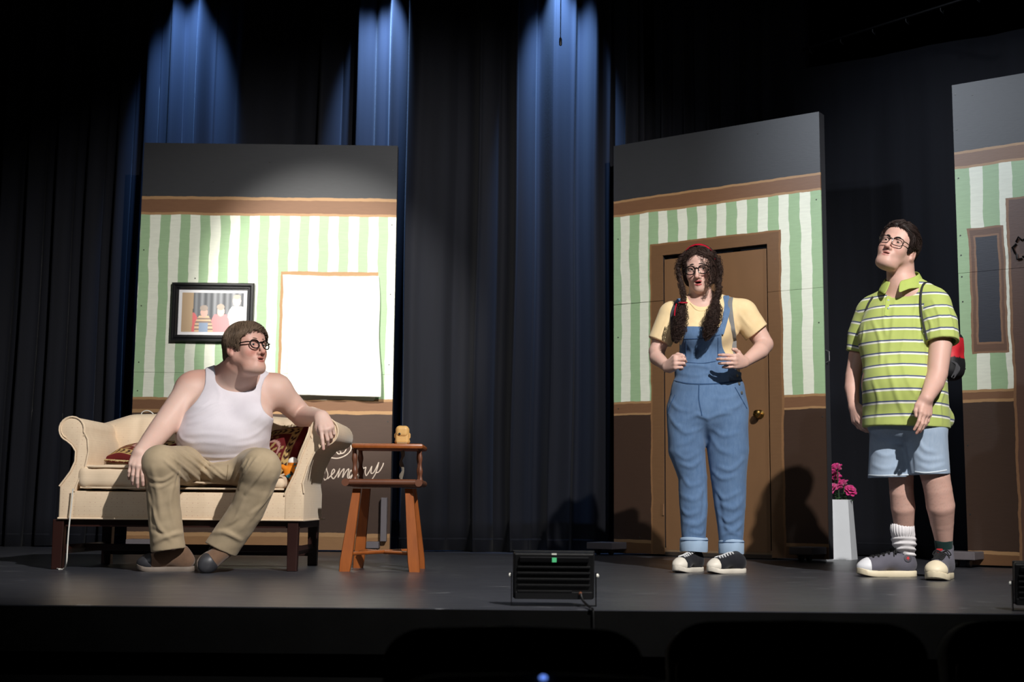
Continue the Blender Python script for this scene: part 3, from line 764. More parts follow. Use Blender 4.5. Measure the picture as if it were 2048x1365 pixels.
# bench cushion
cz0, cz1 = zt, sz(930)
cush = Model(rbox(SO + [0, 0.27, (cz0 + cz1) / 2 + 0.004], [hw - 0.085, 0.285, (cz1 - cz0) / 2 - 0.004], rad=0.045))
def cush_disp(P):
    x = P[..., 0] - SX; y = P[..., 1] - SY
    s = 0.082 * np.exp(-((x - 0.20) / 0.30) ** 4) * np.clip((P[..., 2] - cz0) / 0.09, 0, 1) + 0.01 * np.exp(-((x + 0.05) / 0.09) ** 2) * np.exp(-((y) / 0.12) ** 2)
    return s + 0.004 * np.sin(x * 18 + 2) * np.cos(y * 9) + 0.003 * np.sin(x * 41 + 1)
cush.disp = cush_disp; cush.damp = 0.09
mdl('seat_cushion', cush, 0.009, M_sofa, sofa, SO, 2)
for zz in (cz0 + 0.016, cz1 - 0.014):
    pts = [(-hw + 0.10 + (2 * hw - 0.2) * k / 40, -0.013 + (0.02 if abs(k - 20) > 18 else 0), zz - (0.074 if zz > cz0 + .05 else 0) * math.exp(-(((-hw + 0.10 + (2 * hw - 0.2) * k / 40) - 0.20) / 0.30) ** 4)) for k in range(41)]
    MB().tube(pts, 0.0045, 6).build('cushion_piping', M_sofa, sofa, True)
# back with camel curve
bz_l, bz_m = sz(831, 230, SY + 0.50), sz(829, 300, SY + 0.52)
def back_top(x):
    t = x / hw
    return bz_m + 0.012 * math.cos(t * PI * 0.5) - 0.05 * max(0, abs(t) - 0.72) / 0.28 - (0.03 * max(0, t - 0.3) if t > 0.3 else 0)
bm = MB(); nX, prof_n = 40, 14
vs = []; fs = []
for i in range(nX + 1):
    x = -hw + 0.02 + (2 * hw - 0.04) * i / nX; zt_ = back_top(x); seam = 0.012 * (math.exp(-((x - sx(258, 6.8)) / 0.012) ** 2) + math.exp(-((x + sx(258, 6.8)) / 0.012) ** 2))
    pr_ = [(0.60, zb), (0.56, cz1 - 0.04), (0.525, cz1 + 0.08), (0.515, cz1 + 0.16), (0.535, zt_ - 0.045), (0.55, zt_ - 0.018), (0.575, zt_ - 0.003), (0.61, zt_), (0.65, zt_ - 0.008), (0.68, zt_ - 0.035), (0.69, zt_ - 0.08), (0.695, zt_ - 0.2), (0.70, zb + 0.1), (0.70, zb)]
    bulge = 0.018 * math.cos((x / hw) * PI * 1.5) ** 2
    vs += [(x, y + (seam - bulge if k in (2, 3, 4, 5) else 0), z) for k, (y, z) in enumerate(pr_)]
for i in range(nX):
    for k in range(prof_n): a = i * prof_n; c2 = a + prof_n; fs.append((a + k, c2 + k, c2 + (k + 1) % prof_n, a + (k + 1) % prof_n))
fs.append(tuple(range(prof_n))[::-1]); fs.append(tuple(nX * prof_n + k for k in range(prof_n)))
fs = [f[::-1] for f in fs]
ob = bm.add(vs, fs).build('backrest', M_sofa, sofa, True, 60); md = ob.modifiers.new('soft', 'SUBSURF'); md.levels = 1; md.render_levels = 2
# rolled arms: front outline in (x, z), extruded backward
def arm(sign, cx, cz, r, outer, inner):
    """scroll circle plus waist; outline goes up the outer side, round the scroll, down the inner side"""
    pts = list(outer)
    a0 = math.radians(250 if sign < 0 else -70); a1 = math.radians(-10 if sign < 0 else 190)
    for k in range(17):
        a = a0 + (a1 - a0) * k / 16; pts.append((cx + r * math.cos(a), cz + r * math.sin(a)))
    pts += list(inner)
    return pts
L = -hw
left = arm(-1, sx(139), sz(861), sz(861) - sz(886), [(L, zb + 0.002), (L, sz(975)), (L + 0.03, sz(958)), (sx(141), sz(945)), (sx(149), sz(925)), (sx(149), sz(905)), (sx(141), sz(893))],
           [(sx(172), sz(880)), (sx(175), sz(905)), (sx(170), sz(935)), (sx(157), sz(965)), (sx(150), sz(985)), (sx(150), zb + 0.002)])
la = MB().prism(left, 0.0, 0.62, ch=0.010).build('armrest', M_sofa, sofa, True, 50)
R_ = hw
right = arm(1, sx(646), sz(861), sz(861) - sz(889), [(R_, zb + 0.002), (R_, sz(985)), (sx(606), sz(965)), (sx(616), sz(930)), (sx(627), sz(905)), (sx(640), sz(890))],
            [(sx(616), sz(872)), (sx(603), sz(905)), (sx(590), sz(945)), (sx(576), sz(975)), (sx(570), sz(990)), (sx(570), zb + 0.002)])
ra = MB().prism(right, 0.0, 0.62, ch=0.010).build('armrest', M_sofa, sofa, True, 50)
for prof, idx in ((left, 1), (right, 1)):
    MB().tube([(x, -0.002, z) for x, z in prof[1:-1]], 0.0045, 6).build('arm_piping', M_sofa, sofa, True)
for sgn, prof in ((-1, left), (1, right)):
    cx = sx(139) if sgn < 0 else sx(646)
    MB().tube([(cx + math.cos(t) * (0.066 - t * 0.004) * -sgn, -0.001, sz(861) + math.sin(t) * (0.066 - t * 0.004)) for t in np.linspace(-0.5, 4.2, 26)], 0.003, 6).build('scroll_piping', M_sofa, sofa, True)
# wooden legs and stretchers
lx0, lx1 = sx(120), sx(588); ry = D - 0.05
rx0, rx1 = sx(222, SY + ry), sx(630, SY + ry)
for (x, y) in ((lx0, 0.035), (lx1, 0.035), (rx0, ry), (rx1, ry)):
    MB().prism([(x - 0.027, zb - 0.001), (x - 0.024, 0), (x + 0.024, 0), (x + 0.027, zb - 0.001)], y - 0.026, y + 0.026, ch=0.004).build('leg', M_dark_wood, sofa)
for (x, xr) in ((lx0, rx0), (lx1, rx1)):
    MB().tube([(x, 0.06, 0.095), (xr, ry - 0.02, 0.095)], [(0.011, 0.022)] * 2, 4, flat=(1, 0, 0)).build('side_stretcher', M_dark_wood, sofa)
MB().box(((lx0 + rx0) / 2, 0.34, 0.08), ((lx1 + rx1) / 2, 0.365, 0.115), ch=0.003).build('cross_stretcher', M_dark_wood, sofa)
MB().box((rx0 + 0.025, ry - 0.012, 0.05), (rx1 - 0.025, ry + 0.012, 0.10), ch=0.003).build('rear_stretcher', M_dark_wood, sofa)
# ---- white cord hanging down the sofa's left leg
cp = [W(146, 978, SY - 0.03), W(143, 1010, SY - 0.03), W(138, 1055, SY - 0.035), W(135, 1095, SY - 0.04), W(133, 1125, SY - 0.04), WZ(128, 1138, 0.004), WZ(118, 1139, 0.004), WZ(112, 1137, 0.004)]
cd = MB().tube([p for p in spl(cp, 6)], 0.0035, 6).build('hanging_cable', M_white_plastic, None, True); tag(cd, 'thin white cable hanging from the sofa down beside its left front leg', 'cable')
lp = [W(*p, 7.08) for p in ((300, 860), (284, 838), (284, 826), (294, 822), (304, 826), (310, 836), (320, 858))]
lc = MB().tube(spl(lp, 6), 0.003, 6).build('cable_loop', M_white_plastic, None, True); tag(lc, 'small loop of white cable standing up behind the sofa back', 'cable')
# ---- woven cushions
def cushion_colour(U, V):
    """deep red kilim with tan borders; U, V in -1..1"""
    red, tan, dark, rose = (np.array(srgb(*c)[:3]) for c in ((104, 32, 34), (190, 160, 104), (52, 26, 22), (196, 150, 140)))
    c = np.tile(red, (len(U), 1)); b = np.maximum(np.abs(U), np.abs(V))
    band = (b > 0.62) & (b < 0.86); c[band] = tan
    along = np.where(np.abs(U) > np.abs(V), V, U)
    mot = band & (np.abs(b - 0.74) < 0.075) & (np.sin(along * 26 + np.sin(b * 40)) > 0.1); c[mot] = dark * 1.5
    ins = b < 0.56; fl = ins & (np.sin(U * 13 + 2.2 * np.sin(V * 7)) * np.sin(V * 12 + 1.7 * np.sin(U * 8)) > 0.55); c[fl] = tan * 0.8
    m2 = ins & (np.abs(np.hypot(U, V) - 0.33) < 0.045); c[m2] = rose
    return c
M_kilim = attr_mat('woven_kilim', 0.9, 0.25, 260, 0.2)
def cushion(label, M, half_w, thick, group='red patterned cushions on the sofa'):
    """M: 4x4 matrix (local x, y in the cushion plane)"""
    n = 54; vs = []; fs = []; U = []; Vv = []
    for side in (1, -1):
        for j in range(n + 1):
            for i in range(n + 1):
                u = -1 + 2 * i / n; v = -1 + 2 * j / n
                pin = 1 - 0.07 * (math.cos(u * PI / 2) * abs(v) ** 3 + math.cos(v * PI / 2) * abs(u) ** 3)
                px_ = u * (1 - 0.07 * math.cos(v * PI / 2) * abs(u)); py_ = v * (1 - 0.07 * math.cos(u * PI / 2) * abs(v))
                h = thick * (max(0, 1 - u ** 2) * max(0, 1 - v ** 2)) ** 0.42 * side
                vs.append(M @ Vector((px_ * half_w, py_ * half_w, h + 0.004 * math.sin(u * 5 + v * 4)))); U.append(u); Vv.append(v)
        o = 0 if side > 0 else (n + 1) ** 2
        for j in range(n):
            for i in range(n):
                q = (o + j * (n + 1) + i, o + j * (n + 1) + i + 1, o + (j + 1) * (n + 1) + i + 1, o + (j + 1) * (n + 1) + i); fs.append(q if side > 0 else q[::-1])
    o = MB().add(vs, fs).build('cushion', M_kilim, None, True, None)
    set_attr(o.data, 'Col', cushion_colour(np.array(U), np.array(Vv)))
    tag(o, label, 'cushion', group)
    M_fr = M_fringe
    fr = MB()
    for sgn in (-1, 1):
        for k in range(46):
            a = -0.96 + 1.92 * k / 45; p = Vector((a * half_w, sgn * half_w * 0.985, 0)); q = Vector((a * half_w + rnd.uniform(-.004, .004), sgn * (half_w * 0.985 + 0.018), rnd.uniform(-.004, .004)))
            fr.tube([M @ p, M @ q], 0.0018, 4)
    f = fr.build('fringe', M_fr, o, True); f['kind'] = 'stuff'
    return o
M_fringe = plain('fringe_tan', (188, 164, 118), 0.9, 0.2, 60)
def frame_from(c, xdir, ydir):
    x = Vector(xdir).normalized(); z = x.cross(Vector(ydir)).normalized(); y = z.cross(x)
    return Matrix(((x.x, y.x, z.x, c[0]), (x.y, y.y, z.y, c[1]), (x.z, y.z, z.z, c[2]), (0, 0, 0, 1)))
cr = W(553, 910, 6.83); cushion('dark red patterned cushion standing upright against the right arm of the sofa', frame_from(cr, W(595, 862, 6.79) - W(535, 870, 6.91), W(560, 960, 6.71) - W(596, 862, 6.83)), 0.165, 0.05)
cl_ = W(292, 904, 6.73); cushion('dark red patterned cushion lying flat behind the seated man\'s hand', frame_from(cl_, (0.80, -0.60, -0.05), (0.55, 0.75, 0.30)), 0.16, 0.05)
# ---- small bright stuffed toy tucked beside the upright cushion
tc_ = W(581, 947, 6.62); tm = Model(ell(tc_, (0.035, 0.035, 0.045))).u(ell(tc_ + [0.012, -0.005, 0.055], (0.026, 0.026, 0.026)), 0.01)
for dx, dz in ((-0.03, 0.025), (0.033, 0.02), (-0.025, -0.035), (0.028, -0.03)): tm.u(rc(tc_ + [dx * .5, -0.01, dz * .6], tc_ + [dx * 1.25, -0.022, dz * 1.3], 0.014, 0.012), 0.008)
Vt, Qt = mesh_sdf(tm, 0.004)
q = Vt - tc_.astype(f32); cols = np.tile(np.array(srgb(214, 128, 34)[:3]), (len(Vt), 1)); cols[q[:, 2] > 0.052] = srgb(236, 234, 228)[:3]
bl_ = (pnoise(Vt, 60, 3) > 0.15) & (q[:, 2] < 0.05); cols[bl_] = srgb(44, 128, 150)[:3]; cols[(pnoise(Vt, 75, 9) > 0.42) & (q[:, 2] < 0.03)] = srgb(50, 40, 34)[:3]
tag(obj_np('stuffed_toy', Vt, Qt, attr_mat('toy_plush', 0.9, 0.3, 300, 0.2), None, (0, 0, 0), cols), 'small orange, blue and white stuffed toy between cushion and sofa arm', 'toy')
# ---- wooden high chair with tray
HY = 6.46
M_chair = NT('orange_oak'); c = M_chair.coord(); fz = M_chair.noise(M_chair.scale(c, (14, 14, 1.2)), 3, 5, 0.6)
M_chair.col(M_chair.mix(fz, srgb(116, 58, 24), srgb(176, 98, 42))); M_chair.p(Roughness=0.38, Specular_IOR_Level=0.5); M_chair.bump(fz, 0.05, 0.003); M_chair = M_chair.m
M_chair_dark = plain('worn_walnut', (104, 62, 42), 0.45, 0.35, 14, 0.05, 60)
ho = W(765, 1138, HY + 0.15); hc = thing('wooden_high_chair', 'small wooden high chair with splayed orange legs and a narrow top tray', 'chair', (ho[0], HY + 0.15, 0))
HO = np.array([ho[0], HY + 0.15, 0.0])
def hp(px, py, Y): return W(px, py, Y) - HO
YR, YF_ = HY + 0.36, HY + 0.02
zs_ = hp(765, 966, HY)[2]
# seat: slab with rounded front rail and end caps
xl, xr = hp(692, 966, HY)[0], hp(838, 966, HY)[0]
MB().box((xl + 0.012, HY + 0.0 - HO[1], zs_ - 0.02), (xr - 0.012, YR - HO[1], zs_ + 0.012), ch=0.008).build('seat', M_chair_dark, hc, True)
MB().tube([(xl + 0.016, HY - HO[1] - 0.012, zs_ + 0.002), (xr - 0.016, HY - HO[1] - 0.012, zs_ + 0.002)], 0.016, 12).build('front_rail', M_chair_dark, hc, True)
for x in (xl, xr): MB().tube([(x, HY - HO[1] - 0.03, zs_), (x, YR - HO[1] + 0.01, zs_)], [0.019, 0.017], 12).build('side_rail', M_chair_dark, hc, True)
# legs: flat tapered boards splayed outward
def bleg(p_top, p_bot, wt, wb, th, mat):
    p_top, p_bot = np.array(p_top), np.array(p_bot); m = MB()
    n = 8; pts = [p_top + (p_bot - p_top) * k / n for k in range(n + 1)]
    rad = [((wt + (wb - wt) * k / n) * 0.5 * 1.2, th * 0.6) for k in range(n + 1)]; rad[-1] = (rad[-1][0] * 0.86, rad[-1][1] * 0.8)
    o = MB()
    vs = []; fs = []
    for i, p in enumerate(pts):
        a, b2 = rad[i]; ca = 0.62
        for (du, dv) in ((-a, -b2 * ca), (-a * .9, -b2), (a * .9, -b2), (a, -b2 * ca), (a, b2 * ca), (a * .9, b2), (-a * .9, b2), (-a, b2 * ca)): vs.append((p[0] + du, p[1] + dv, p[2]))
    for i in range(n):
        for k in range(8): fs.append((i * 8 + k, i * 8 + (k + 1) % 8, (i + 1) * 8 + (k + 1) % 8, (i + 1) * 8 + k))
    fs.append(tuple(range(8))); fs.append(tuple(n * 8 + k for k in range(7, -1, -1)))
    o.add(vs, [f[::-1] for f in fs]); return o.build('leg', mat, hc, True, 30)
def at0(px, py, Y):
    p = hp(px, py, Y); p[2] = 0.0; return p
bleg(hp(714, 978, HY + 0.05), at0(689, 1140, HY), 0.034, 0.052, 0.026, M_chair)
bleg(hp(818, 978, HY + 0.05), at0(829, 1140, HY), 0.034, 0.052, 0.026, M_chair)
bleg(hp(733, 978, YR - 0.05), at0(716, 1135, YR), 0.036, 0.05, 0.026, M_chair)
bleg(hp(825, 978, YR - 0.05), at0(841, 1133, YR), 0.034, 0.046, 0.026, M_chair)
zl = hp(720, 1106, HY + 0.15)[2]
MB().tube([hp(702, 1108, HY + 0.04), hp(768, 1104, HY + 0.17), hp(836, 1101, YR - 0.05)], [(0.010, 0.013)] * 3, 8, flat=(0, 0, 1)).build('stretcher', M_chair, hc, True)
MB().tube([hp(722, 1102, YR - 0.06), hp(768, 1105, HY + 0.17), hp(822, 1108, HY + 0.04)], [(0.010, 0.013)] * 3, 8, flat=(0, 0, 1)).build('stretcher', M_chair, hc, True)
# arm posts and tray
zt_ = hp(765, 893, HY)[2]
for (px, Yp) in ((710, HY + 0.02), (841, HY + 0.02), (722, HY + 0.26), (838, HY + 0.26)):
    b0 = hp(px, 962, Yp); t0_ = hp(px - 1, 898, Yp); n = 14; pts = [b0 + (t0_ - b0) * k / n for k in range(n + 1)]
    rr = [0.017, 0.013, 0.011, 0.014, 0.017, 0.015, 0.011, 0.010, 0.012, 0.015, 0.016, 0.014, 0.012, 0.012, 0.014]
    MB().tube(pts, [r_ * (0.72 if px > 800 else 0.9) for r_ in rr], 12).build('arm_post', M_chair_dark, hc, True)
xa, xb = hp(704, 893, HY)[0], hp(847, 893, HY)[0]
MB().box((xa, HY - HO[1] - 0.03, zt_ - 0.013), (xb, HY - HO[1] + 0.30, zt_ + 0.013), ch=0.011).build('tray', M_chair, hc, True)
# carved crotch strap between tray and seat
st = [hp(804 + 2.2 * math.sin(k * 0.9), 902 + k * 4.4, HY + 0.1) for k in range(15)]
MB().tube(st, [(0.008 + 0.0025 * math.sin(k * 1.25), 0.004) for k in range(15)], 8, flat=(1, 0, 0)).build('crotch_strap', plain('strap_grey', (112, 104, 92), 0.8, 0.25, 60), hc, True)
# ---- tan camera pouch on the tray
pc_ = W(804, 888, HY + 0.05); pz = zt_ + 0.013
po = thing('camera_pouch', 'small tan leather camera pouch with a snap flap on the high chair tray', 'pouch', (pc_[0], HY + 0.07, pz))
M_tan = plain('tan_leather', (216, 170, 104), 0.5, 0.12, 25, 0.12, 160)
PO = np.array([pc_[0], HY + 0.07, pz])
pb = Model(rbox(PO + [0, 0, 0.044], (0.034, 0.026, 0.042), rad=0.013)).u(rc(PO + [-0.026, 0, 0.014], PO + [0.026, 0, 0.014], 0.012, 0.012), 0.01)
mdl('body', pb, 0.003, M_tan, po, PO, 1)
pf = Model(rbox(PO + [0, -0.003, 0.063], (0.033, 0.029, 0.030), rad=0.020)).i_(Off(Model(ell(PO + [0, -0.01, 0.082], (0.040, 0.06, 0.052))), 0), 0.004)
mdl('flap', pf, 0.0028, M_tan, po, PO, 1)
MB().lathe([(0.0055, 0), (0.0055, 0.003), (0.003, 0.0045)], 14, Matrix.Translation((-0.012, -0.0315, 0.051)) @ Matrix.Rotation(PI / 2, 4, 'X')).build('snap', M_black_plastic, po, True)
for dx in (-0.034, 0.034): MB().tube([(dx, -0.004, 0.03), (dx * 1.09, -0.004, 0.036), (dx * 1.09, -0.004, 0.05), (dx, -0.004, 0.056)], 0.0035, 6).build('strap_loop', M_tan, po, True)
MB().box((-0.026, -0.0275, 0.0012), (0.026, -0.0235, 0.0092), ch=0.001).build('bottom_tab', plain('tab_tan', (150, 118, 80), 0.6, 0.1, 30), po)
# ---- white planter with pink flowers behind the door flat
PY = 8.55
pp = W(1684, 1118, PY); pl = thing('flower_planter', 'tall white planter of pink flowers standing behind the door flat', 'planter', (pp[0], PY, 0), math.radians(-28))
a = PXM(PY)
ht = W(1684, 1000, PY)[2]; wt_, wb_ = 0.062, 0.082
tp_ = [(-wt_, -wt_, ht), (wt_, -wt_, ht), (wt_, wt_, ht), (-wt_, wt_, ht)]; bt_ = [(-wb_, -wb_, 0), (wb_, -wb_, 0), (wb_, wb_, 0), (-wb_, wb_, 0)]
k = 0.88
ti = [(x * k, y * k, z) for x, y, z in tp_]; bi = [(x * k, y * k, ht - 0.05) for x, y, z in tp_]
MB().add(bt_ + tp_ + ti + bi, [(3, 2, 1, 0)] + [(i, (i + 1) % 4, 4 + (i + 1) % 4, 4 + i) for i in range(4)] + [(4 + i, 4 + (i + 1) % 4, 8 + (i + 1) % 4, 8 + i) for i in range(4)] + [(8 + i, 8 + (i + 1) % 4, 12 + (i + 1) % 4, 12 + i) for i in range(4)] + [(12, 13, 14, 15)]).build('pot', plain('white_paint', (236, 240, 246), 0.5, 0.06, 8, 0.05, 30), pl)
M_leaf = plain('leaf_green', (48, 92, 50), 0.5, 0.3, 40); M_pink = plain('magenta_petal', (214, 44, 130), 0.5, 0.2, 60, sheen=0.3); M_stem = plain('stem_green', (52, 84, 48), 0.6, 0.2, 30)
fr_ = random.Random(4)
for i, (dx, dy, dz) in enumerate(((-0.01, -0.03, 0.19), (0.03, -0.02, 0.085), (-0.04, 0.02, 0.14), (0.05, 0.03, 0.05), (-0.03, -0.05, 0.06))):
    c0 = np.array([dx, dy, ht + dz]); MB().tube([(dx * .4, dy * .4, ht - 0.05), (dx * .8, dy * .8, ht + dz * .5), c0], 0.0035, 6).build('stem', M_stem, pl, True)
    fb = MB()
    tilt = Matrix.Rotation(0.9, 3, Vector((fr_.uniform(-1, 1), fr_.uniform(-1, 1), 0.2)).normalized())
    for ring, (npet, rad, lift, ln) in enumerate(((7, 0.012, 0.0, 0.036), (6, 0.008, 0.01, 0.03), (4, 0.004, 0.016, 0.022))):
        for p in range(npet):
            an = 2 * PI * p / npet + ring * 0.5; dr = Vector((math.cos(an), math.sin(an), 0)); sd = Vector((-math.sin(an), math.cos(an), 0)); vs = []
            for (t, wd) in ((0, 0.006), (0.35, 0.014), (0.7, 0.016), (1, 0.007)):
                ce = dr * (rad + ln * t) + Vector((0, 0, lift + 0.022 * t * (1.4 - t) * (1 + ring * .6)))
                for sgn in (-1, 0, 1): vs.append(Vector(c0) + tilt @ (ce + sd * wd * sgn + Vector((0, 0, 0.004 * abs(sgn)))))
            fb.add(vs, [(r_ * 3 + q_, r_ * 3 + q_ + 1, r_ * 3 + q_ + 4, r_ * 3 + q_ + 3) for r_ in range(3) for q_ in range(2)])
    fo = fb.build('flower_head', M_pink, pl, True, None); md = fo.modifiers.new('t', 'SOLIDIFY'); md.thickness = 0.0015
for i in range(16):
    an = fr_.uniform(0, 6.28); ln = fr_.uniform(0.05, 0.09); b0 = np.array([fr_.uniform(-.045, .045), fr_.uniform(-.045, .045), ht - 0.02 + fr_.uniform(0, .05)]); dr = np.array([math.cos(an), math.sin(an), fr_.uniform(0.2, 1.2)]); dr /= np.linalg.norm(dr); sd = np.cross(dr, (0, 0, 1)); sd /= np.linalg.norm(sd); vs = []
    for (t, wd) in ((0, 0.003), (0.3, 0.014), (0.65, 0.014), (1, 0.002)):
        for sgn in (-1, 0, 1): vs.append(b0 + dr * ln * t + sd * wd * sgn + np.array([0, 0, -0.03 * t * t + 0.004 * abs(sgn)]))
    lf = MB().add(vs, [(r_ * 3 + q_, r_ * 3 + q_ + 1, r_ * 3 + q_ + 4, r_ * 3 + q_ + 3) for r_ in range(3) for q_ in range(2)]).build('leaf', M_leaf, pl, True, None)
# ---- LED floodlights standing on the stage lip, seen from behind
def floodlight(name, label, px0, px1, pyt, pyb, Y, rz, cable):
    p = W((px0 + px1) / 2, pyb, Y); o = thing(name, label, 'floodlight', (p[0], Y, 0), rz)
    w_ = (px1 - px0) * PXM(Y) / 2; z1 = W((px0 + px1) / 2, pyt, Y)[2]; z0 = W((px0 + px1) / 2, pyb, Y)[2]; zc = (z0 + z1) / 2; hh = (z1 - z0) / 2
    T = Matrix.Translation((0, 0, zc)) @ Matrix.Rotation(math.radians(10), 4, 'X')
    def B(lo, hi, name, mat, ch=0.003, par=o): return MB().box(lo, hi, T, ch).build(name, mat, par, False)
    B((-w_, 0.0, -hh), (w_, 0.028, hh), 'housing', M_black_plastic, 0.006)
    B((-w_ - 0.002, 0.028, -hh - 0.002), (w_ + 0.002, 0.036, hh + 0.002), 'front_bezel', M_black_plastic, 0.002)
    B((-w_ + 0.014, 0.0365, -hh + 0.014), (w_ - 0.014, 0.038, hh - 0.014), 'lens', plain('dark_glass', (40, 40, 38), 0.1, 0.1, 20), 0)
    B((-w_ * 0.86, -0.010, hh * 0.62), (w_ * 0.86, 0.0, hh * 0.86), 'top_ridge', M_dark_metal)
    for k in range(5):
        zz = hh * (0.42 - 0.26 * k)
        B((-w_ * 0.9, -0.008, zz - 0.004), (w_ * (0.9 if k < 4 else 0.45), 0.0, zz + 0.002), 'fin', M_black_plastic, 0.001)
    B((-w_ * 0.96, -0.006, -hh * 0.98), (w_ * 0.96, 0.0, -hh * 0.66), 'driver_box', M_black_plastic, 0.002)
    B((-0.007, -0.0125, hh * 0.64), (0.008, -0.0103, hh * 0.83), 'green_label', plain('label_green', (90, 205, 140), 0.5, 0.05, 30), 0.0)
    B((-0.008, -0.004, hh * 0.93), (0.008, -0.0005, hh * 0.99), 'white_label', M_white_plastic, 0.0)
    # bracket
    zb_ = 0.006; bw = w_ + 0.008; yy = 0.014
    MB().box((-bw, yy - 0.012, 0.0), (-bw + 0.003, yy + 0.012, zc + 0.012)).box((bw - 0.003, yy - 0.012, 0.0), (bw, yy + 0.012, zc + 0.012)).box((-bw, yy - 0.012, 0.0), (bw, yy + 0.012, 0.003)).build('bracket', M_dark_metal, o)
    for s_ in (-1, 1): MB().lathe([(0.007, 0), (0.007, 0.006), (0.003, 0.009)], 10, Matrix.Translation((s_ * bw, yy, zc + 0.002)) @ Matrix.Rotation(s_ * PI / 2, 4, 'Y')).build('bracket_bolt', M_white_plastic, o, True)
    MB().lathe([(0.006, -0.004), (0.006, 0.004), (0.004, 0.007)], 10, T @ Matrix.Translation((w_ * 0.66, -0.007, -hh * 0.72)) @ Matrix.Rotation(PI / 2, 4, 'X')).build('cable_gland', M_chair_dark, o, True)
    if cable:
        pts = [(w_ * 0.66, -0.015, zc - hh * 0.72), (w_ * 0.70, -0.03, zc - hh * 0.95), (w_ * 0.78, -0.055, 0.012), (w_ * 0.85, -0.14, 0.006), (w_ * 0.9, YF - Y - 0.006, -0.002), (w_ * 0.92, YF - Y - 0.009, -0.06), (w_ * 0.95, YF - Y - 0.009, -0.5), (w_ * 1.0, YF - Y - 0.012, -0.98)]
        MB().tube(spl(pts, 5), 0.0042, 8).build('cable', M_black_plastic, o, True)
    return o
floodlight('floodlight', 'black finned floodlight at the stage edge between sofa and door, seen from behind', 1028, 1187, 1106, 1201, 4.36, 0.0, True)
floodlight('floodlight', 'black floodlight at the stage edge, mostly cut off by the frame', 2037, 2190, 1128, 1215, 4.30, -0.25, False)
# paint scrape mark on the nosing
sm = MB()
p0_ = WZ(122, 1217); q0_ = WZ(168, 1215)
sm.add([(p0_[0], YF - 0.0006, -0.0016), (q0_[0], YF - 0.0006, -0.0016), (q0_[0] - 0.006, YF + 0.012, 0.0007), (p0_[0] + 0.008, YF + 0.010, 0.0007)], [(0, 1, 2, 3)])
o_ = sm.build('tape_scrap', M_white_plastic, None); tag(o_, 'scrap of white tape stuck on the front edge of the stage', 'tape')
# ---- auditorium seats
M_seat = plain('charcoal_seat_fabric', (24, 22, 20), 0.9, 0.25, 60, 0.2, 300, sheen=0.05)
M_shell = plain('black_seat_shell', (16, 16, 16), 0.5, 0.2, 20)
def seat(label, px0, px1, pyt, Y, first=None):
    xc = (W(px0, pyt, Y)[0] + W(px1, pyt, Y)[0]) / 2; zt = W((px0 + px1) / 2, pyt, Y)[2]
    if first is not None:
        o = copy_tree(first); o.location = (xc, Y, zt); o['label'] = label; return o
    w_ = (px1 - px0) * PXM(Y) / 2; o = thing('theatre_seat', label, 'seat', (xc, Y, zt), 0, 'auditorium seats in front of the stage')
    r_ = 0.085; H = 0.62
    def outline(w, h, r):
        pts = [(-w * 0.93, -h), (w * 0.93, -h)]
        for k in range(9): a_ = k / 8 * PI / 2; pts.append((w - r + r * math.cos(a_), -r * 0.75 + r * 0.75 * math.sin(a_) - 0.004))
        for k in range(1, 8): t = 1 - 2 * k / 8; pts.append(((w - r) * t, 0.0 - 0.004 * abs(t)))
        for k in range(9): a_ = PI / 2 + k / 8 * PI / 2; pts.append((-w + r + r * math.cos(a_), -r * 0.75 + r * 0.75 * math.sin(a_) - 0.004))
        return pts
    TL = Matrix.Rotation(math.radians(-8), 4, 'X')
    MB().prism(outline(w_, H, r_), -0.005, 0.075, TL, 0.018).build('back_cushion', M_seat, o, True, 40)
    MB().prism(outline(w_ * 0.96, H, r_), -0.022, -0.006, TL @ Matrix.Translation((0, 0, -0.035)), 0.006).build('back_shell', M_shell, o, True, 40)
    MB().box((-w_ * 0.92, 0.10, -0.60), (w_ * 0.92, 0.20, -0.16), Matrix.Identity(4), 0.03).build('tipped_seat', M_seat, o, True)
    zf = -1.0 - zt
    for s_ in (-1, 1):
        MB().box((s_ * (w_ + 0.010) - 0.008, 0.0, zf), (s_ * (w_ + 0.010) + 0.008, 0.22, -0.36), None, 0.004).build('side_standard', M_shell, o)
        MB().box((s_ * (w_ + 0.008) - 0.018, -0.02, -0.355), (s_ * (w_ + 0.008) + 0.018, 0.27, -0.325), None, 0.008).build('armrest', M_shell, o, True)
    MB().box((-0.024, -0.0075, -0.0205), (0.024, -0.0045, -0.0045), TL, 0.001).build('row_plate', plain('dull_plate', (70, 68, 62), 0.5, 0.2, 40, metal=0.5), o)
    return o
s1 = seat('dark theatre seat back in the second row, left of the two whole ones', 772, 1282, 1252, 2.50)
seat('dark theatre seat back in the second row, right of the two whole ones', 1345, 1845, 1240, 2.50, s1)
seat('dark theatre seat back cut by the right frame edge', 1895, 2400, 1238, 2.50, s1)
s4 = seat('dark theatre seat back of the nearest row, only its top showing at the lower edge', 760, 1400, 1346, 1.72)
MB().tube([(0, 0, 0), (0.004, -0.001, 0.0005), (0.008, 0, 0)], 0.0022, 8).build('x', None)
bpy.data.objects.remove(bpy.data.objects['x'])
bp = W(1087, 1361, 1.70)
lb = MB().lathe([(0.0045, 0), (0.0045, 0.003), (0.002, 0.005)], 12).build('blue_dot', emit('blue_emissive', (110, 150, 255), 1.2), s4, True)  # tiny emissive blue dot at the top of the nearest seat back
lb.location = (bp[0] - s4.location.x, -0.012, bp[2] - s4.location.z); lb['label'] = 'tiny glowing blue dot'
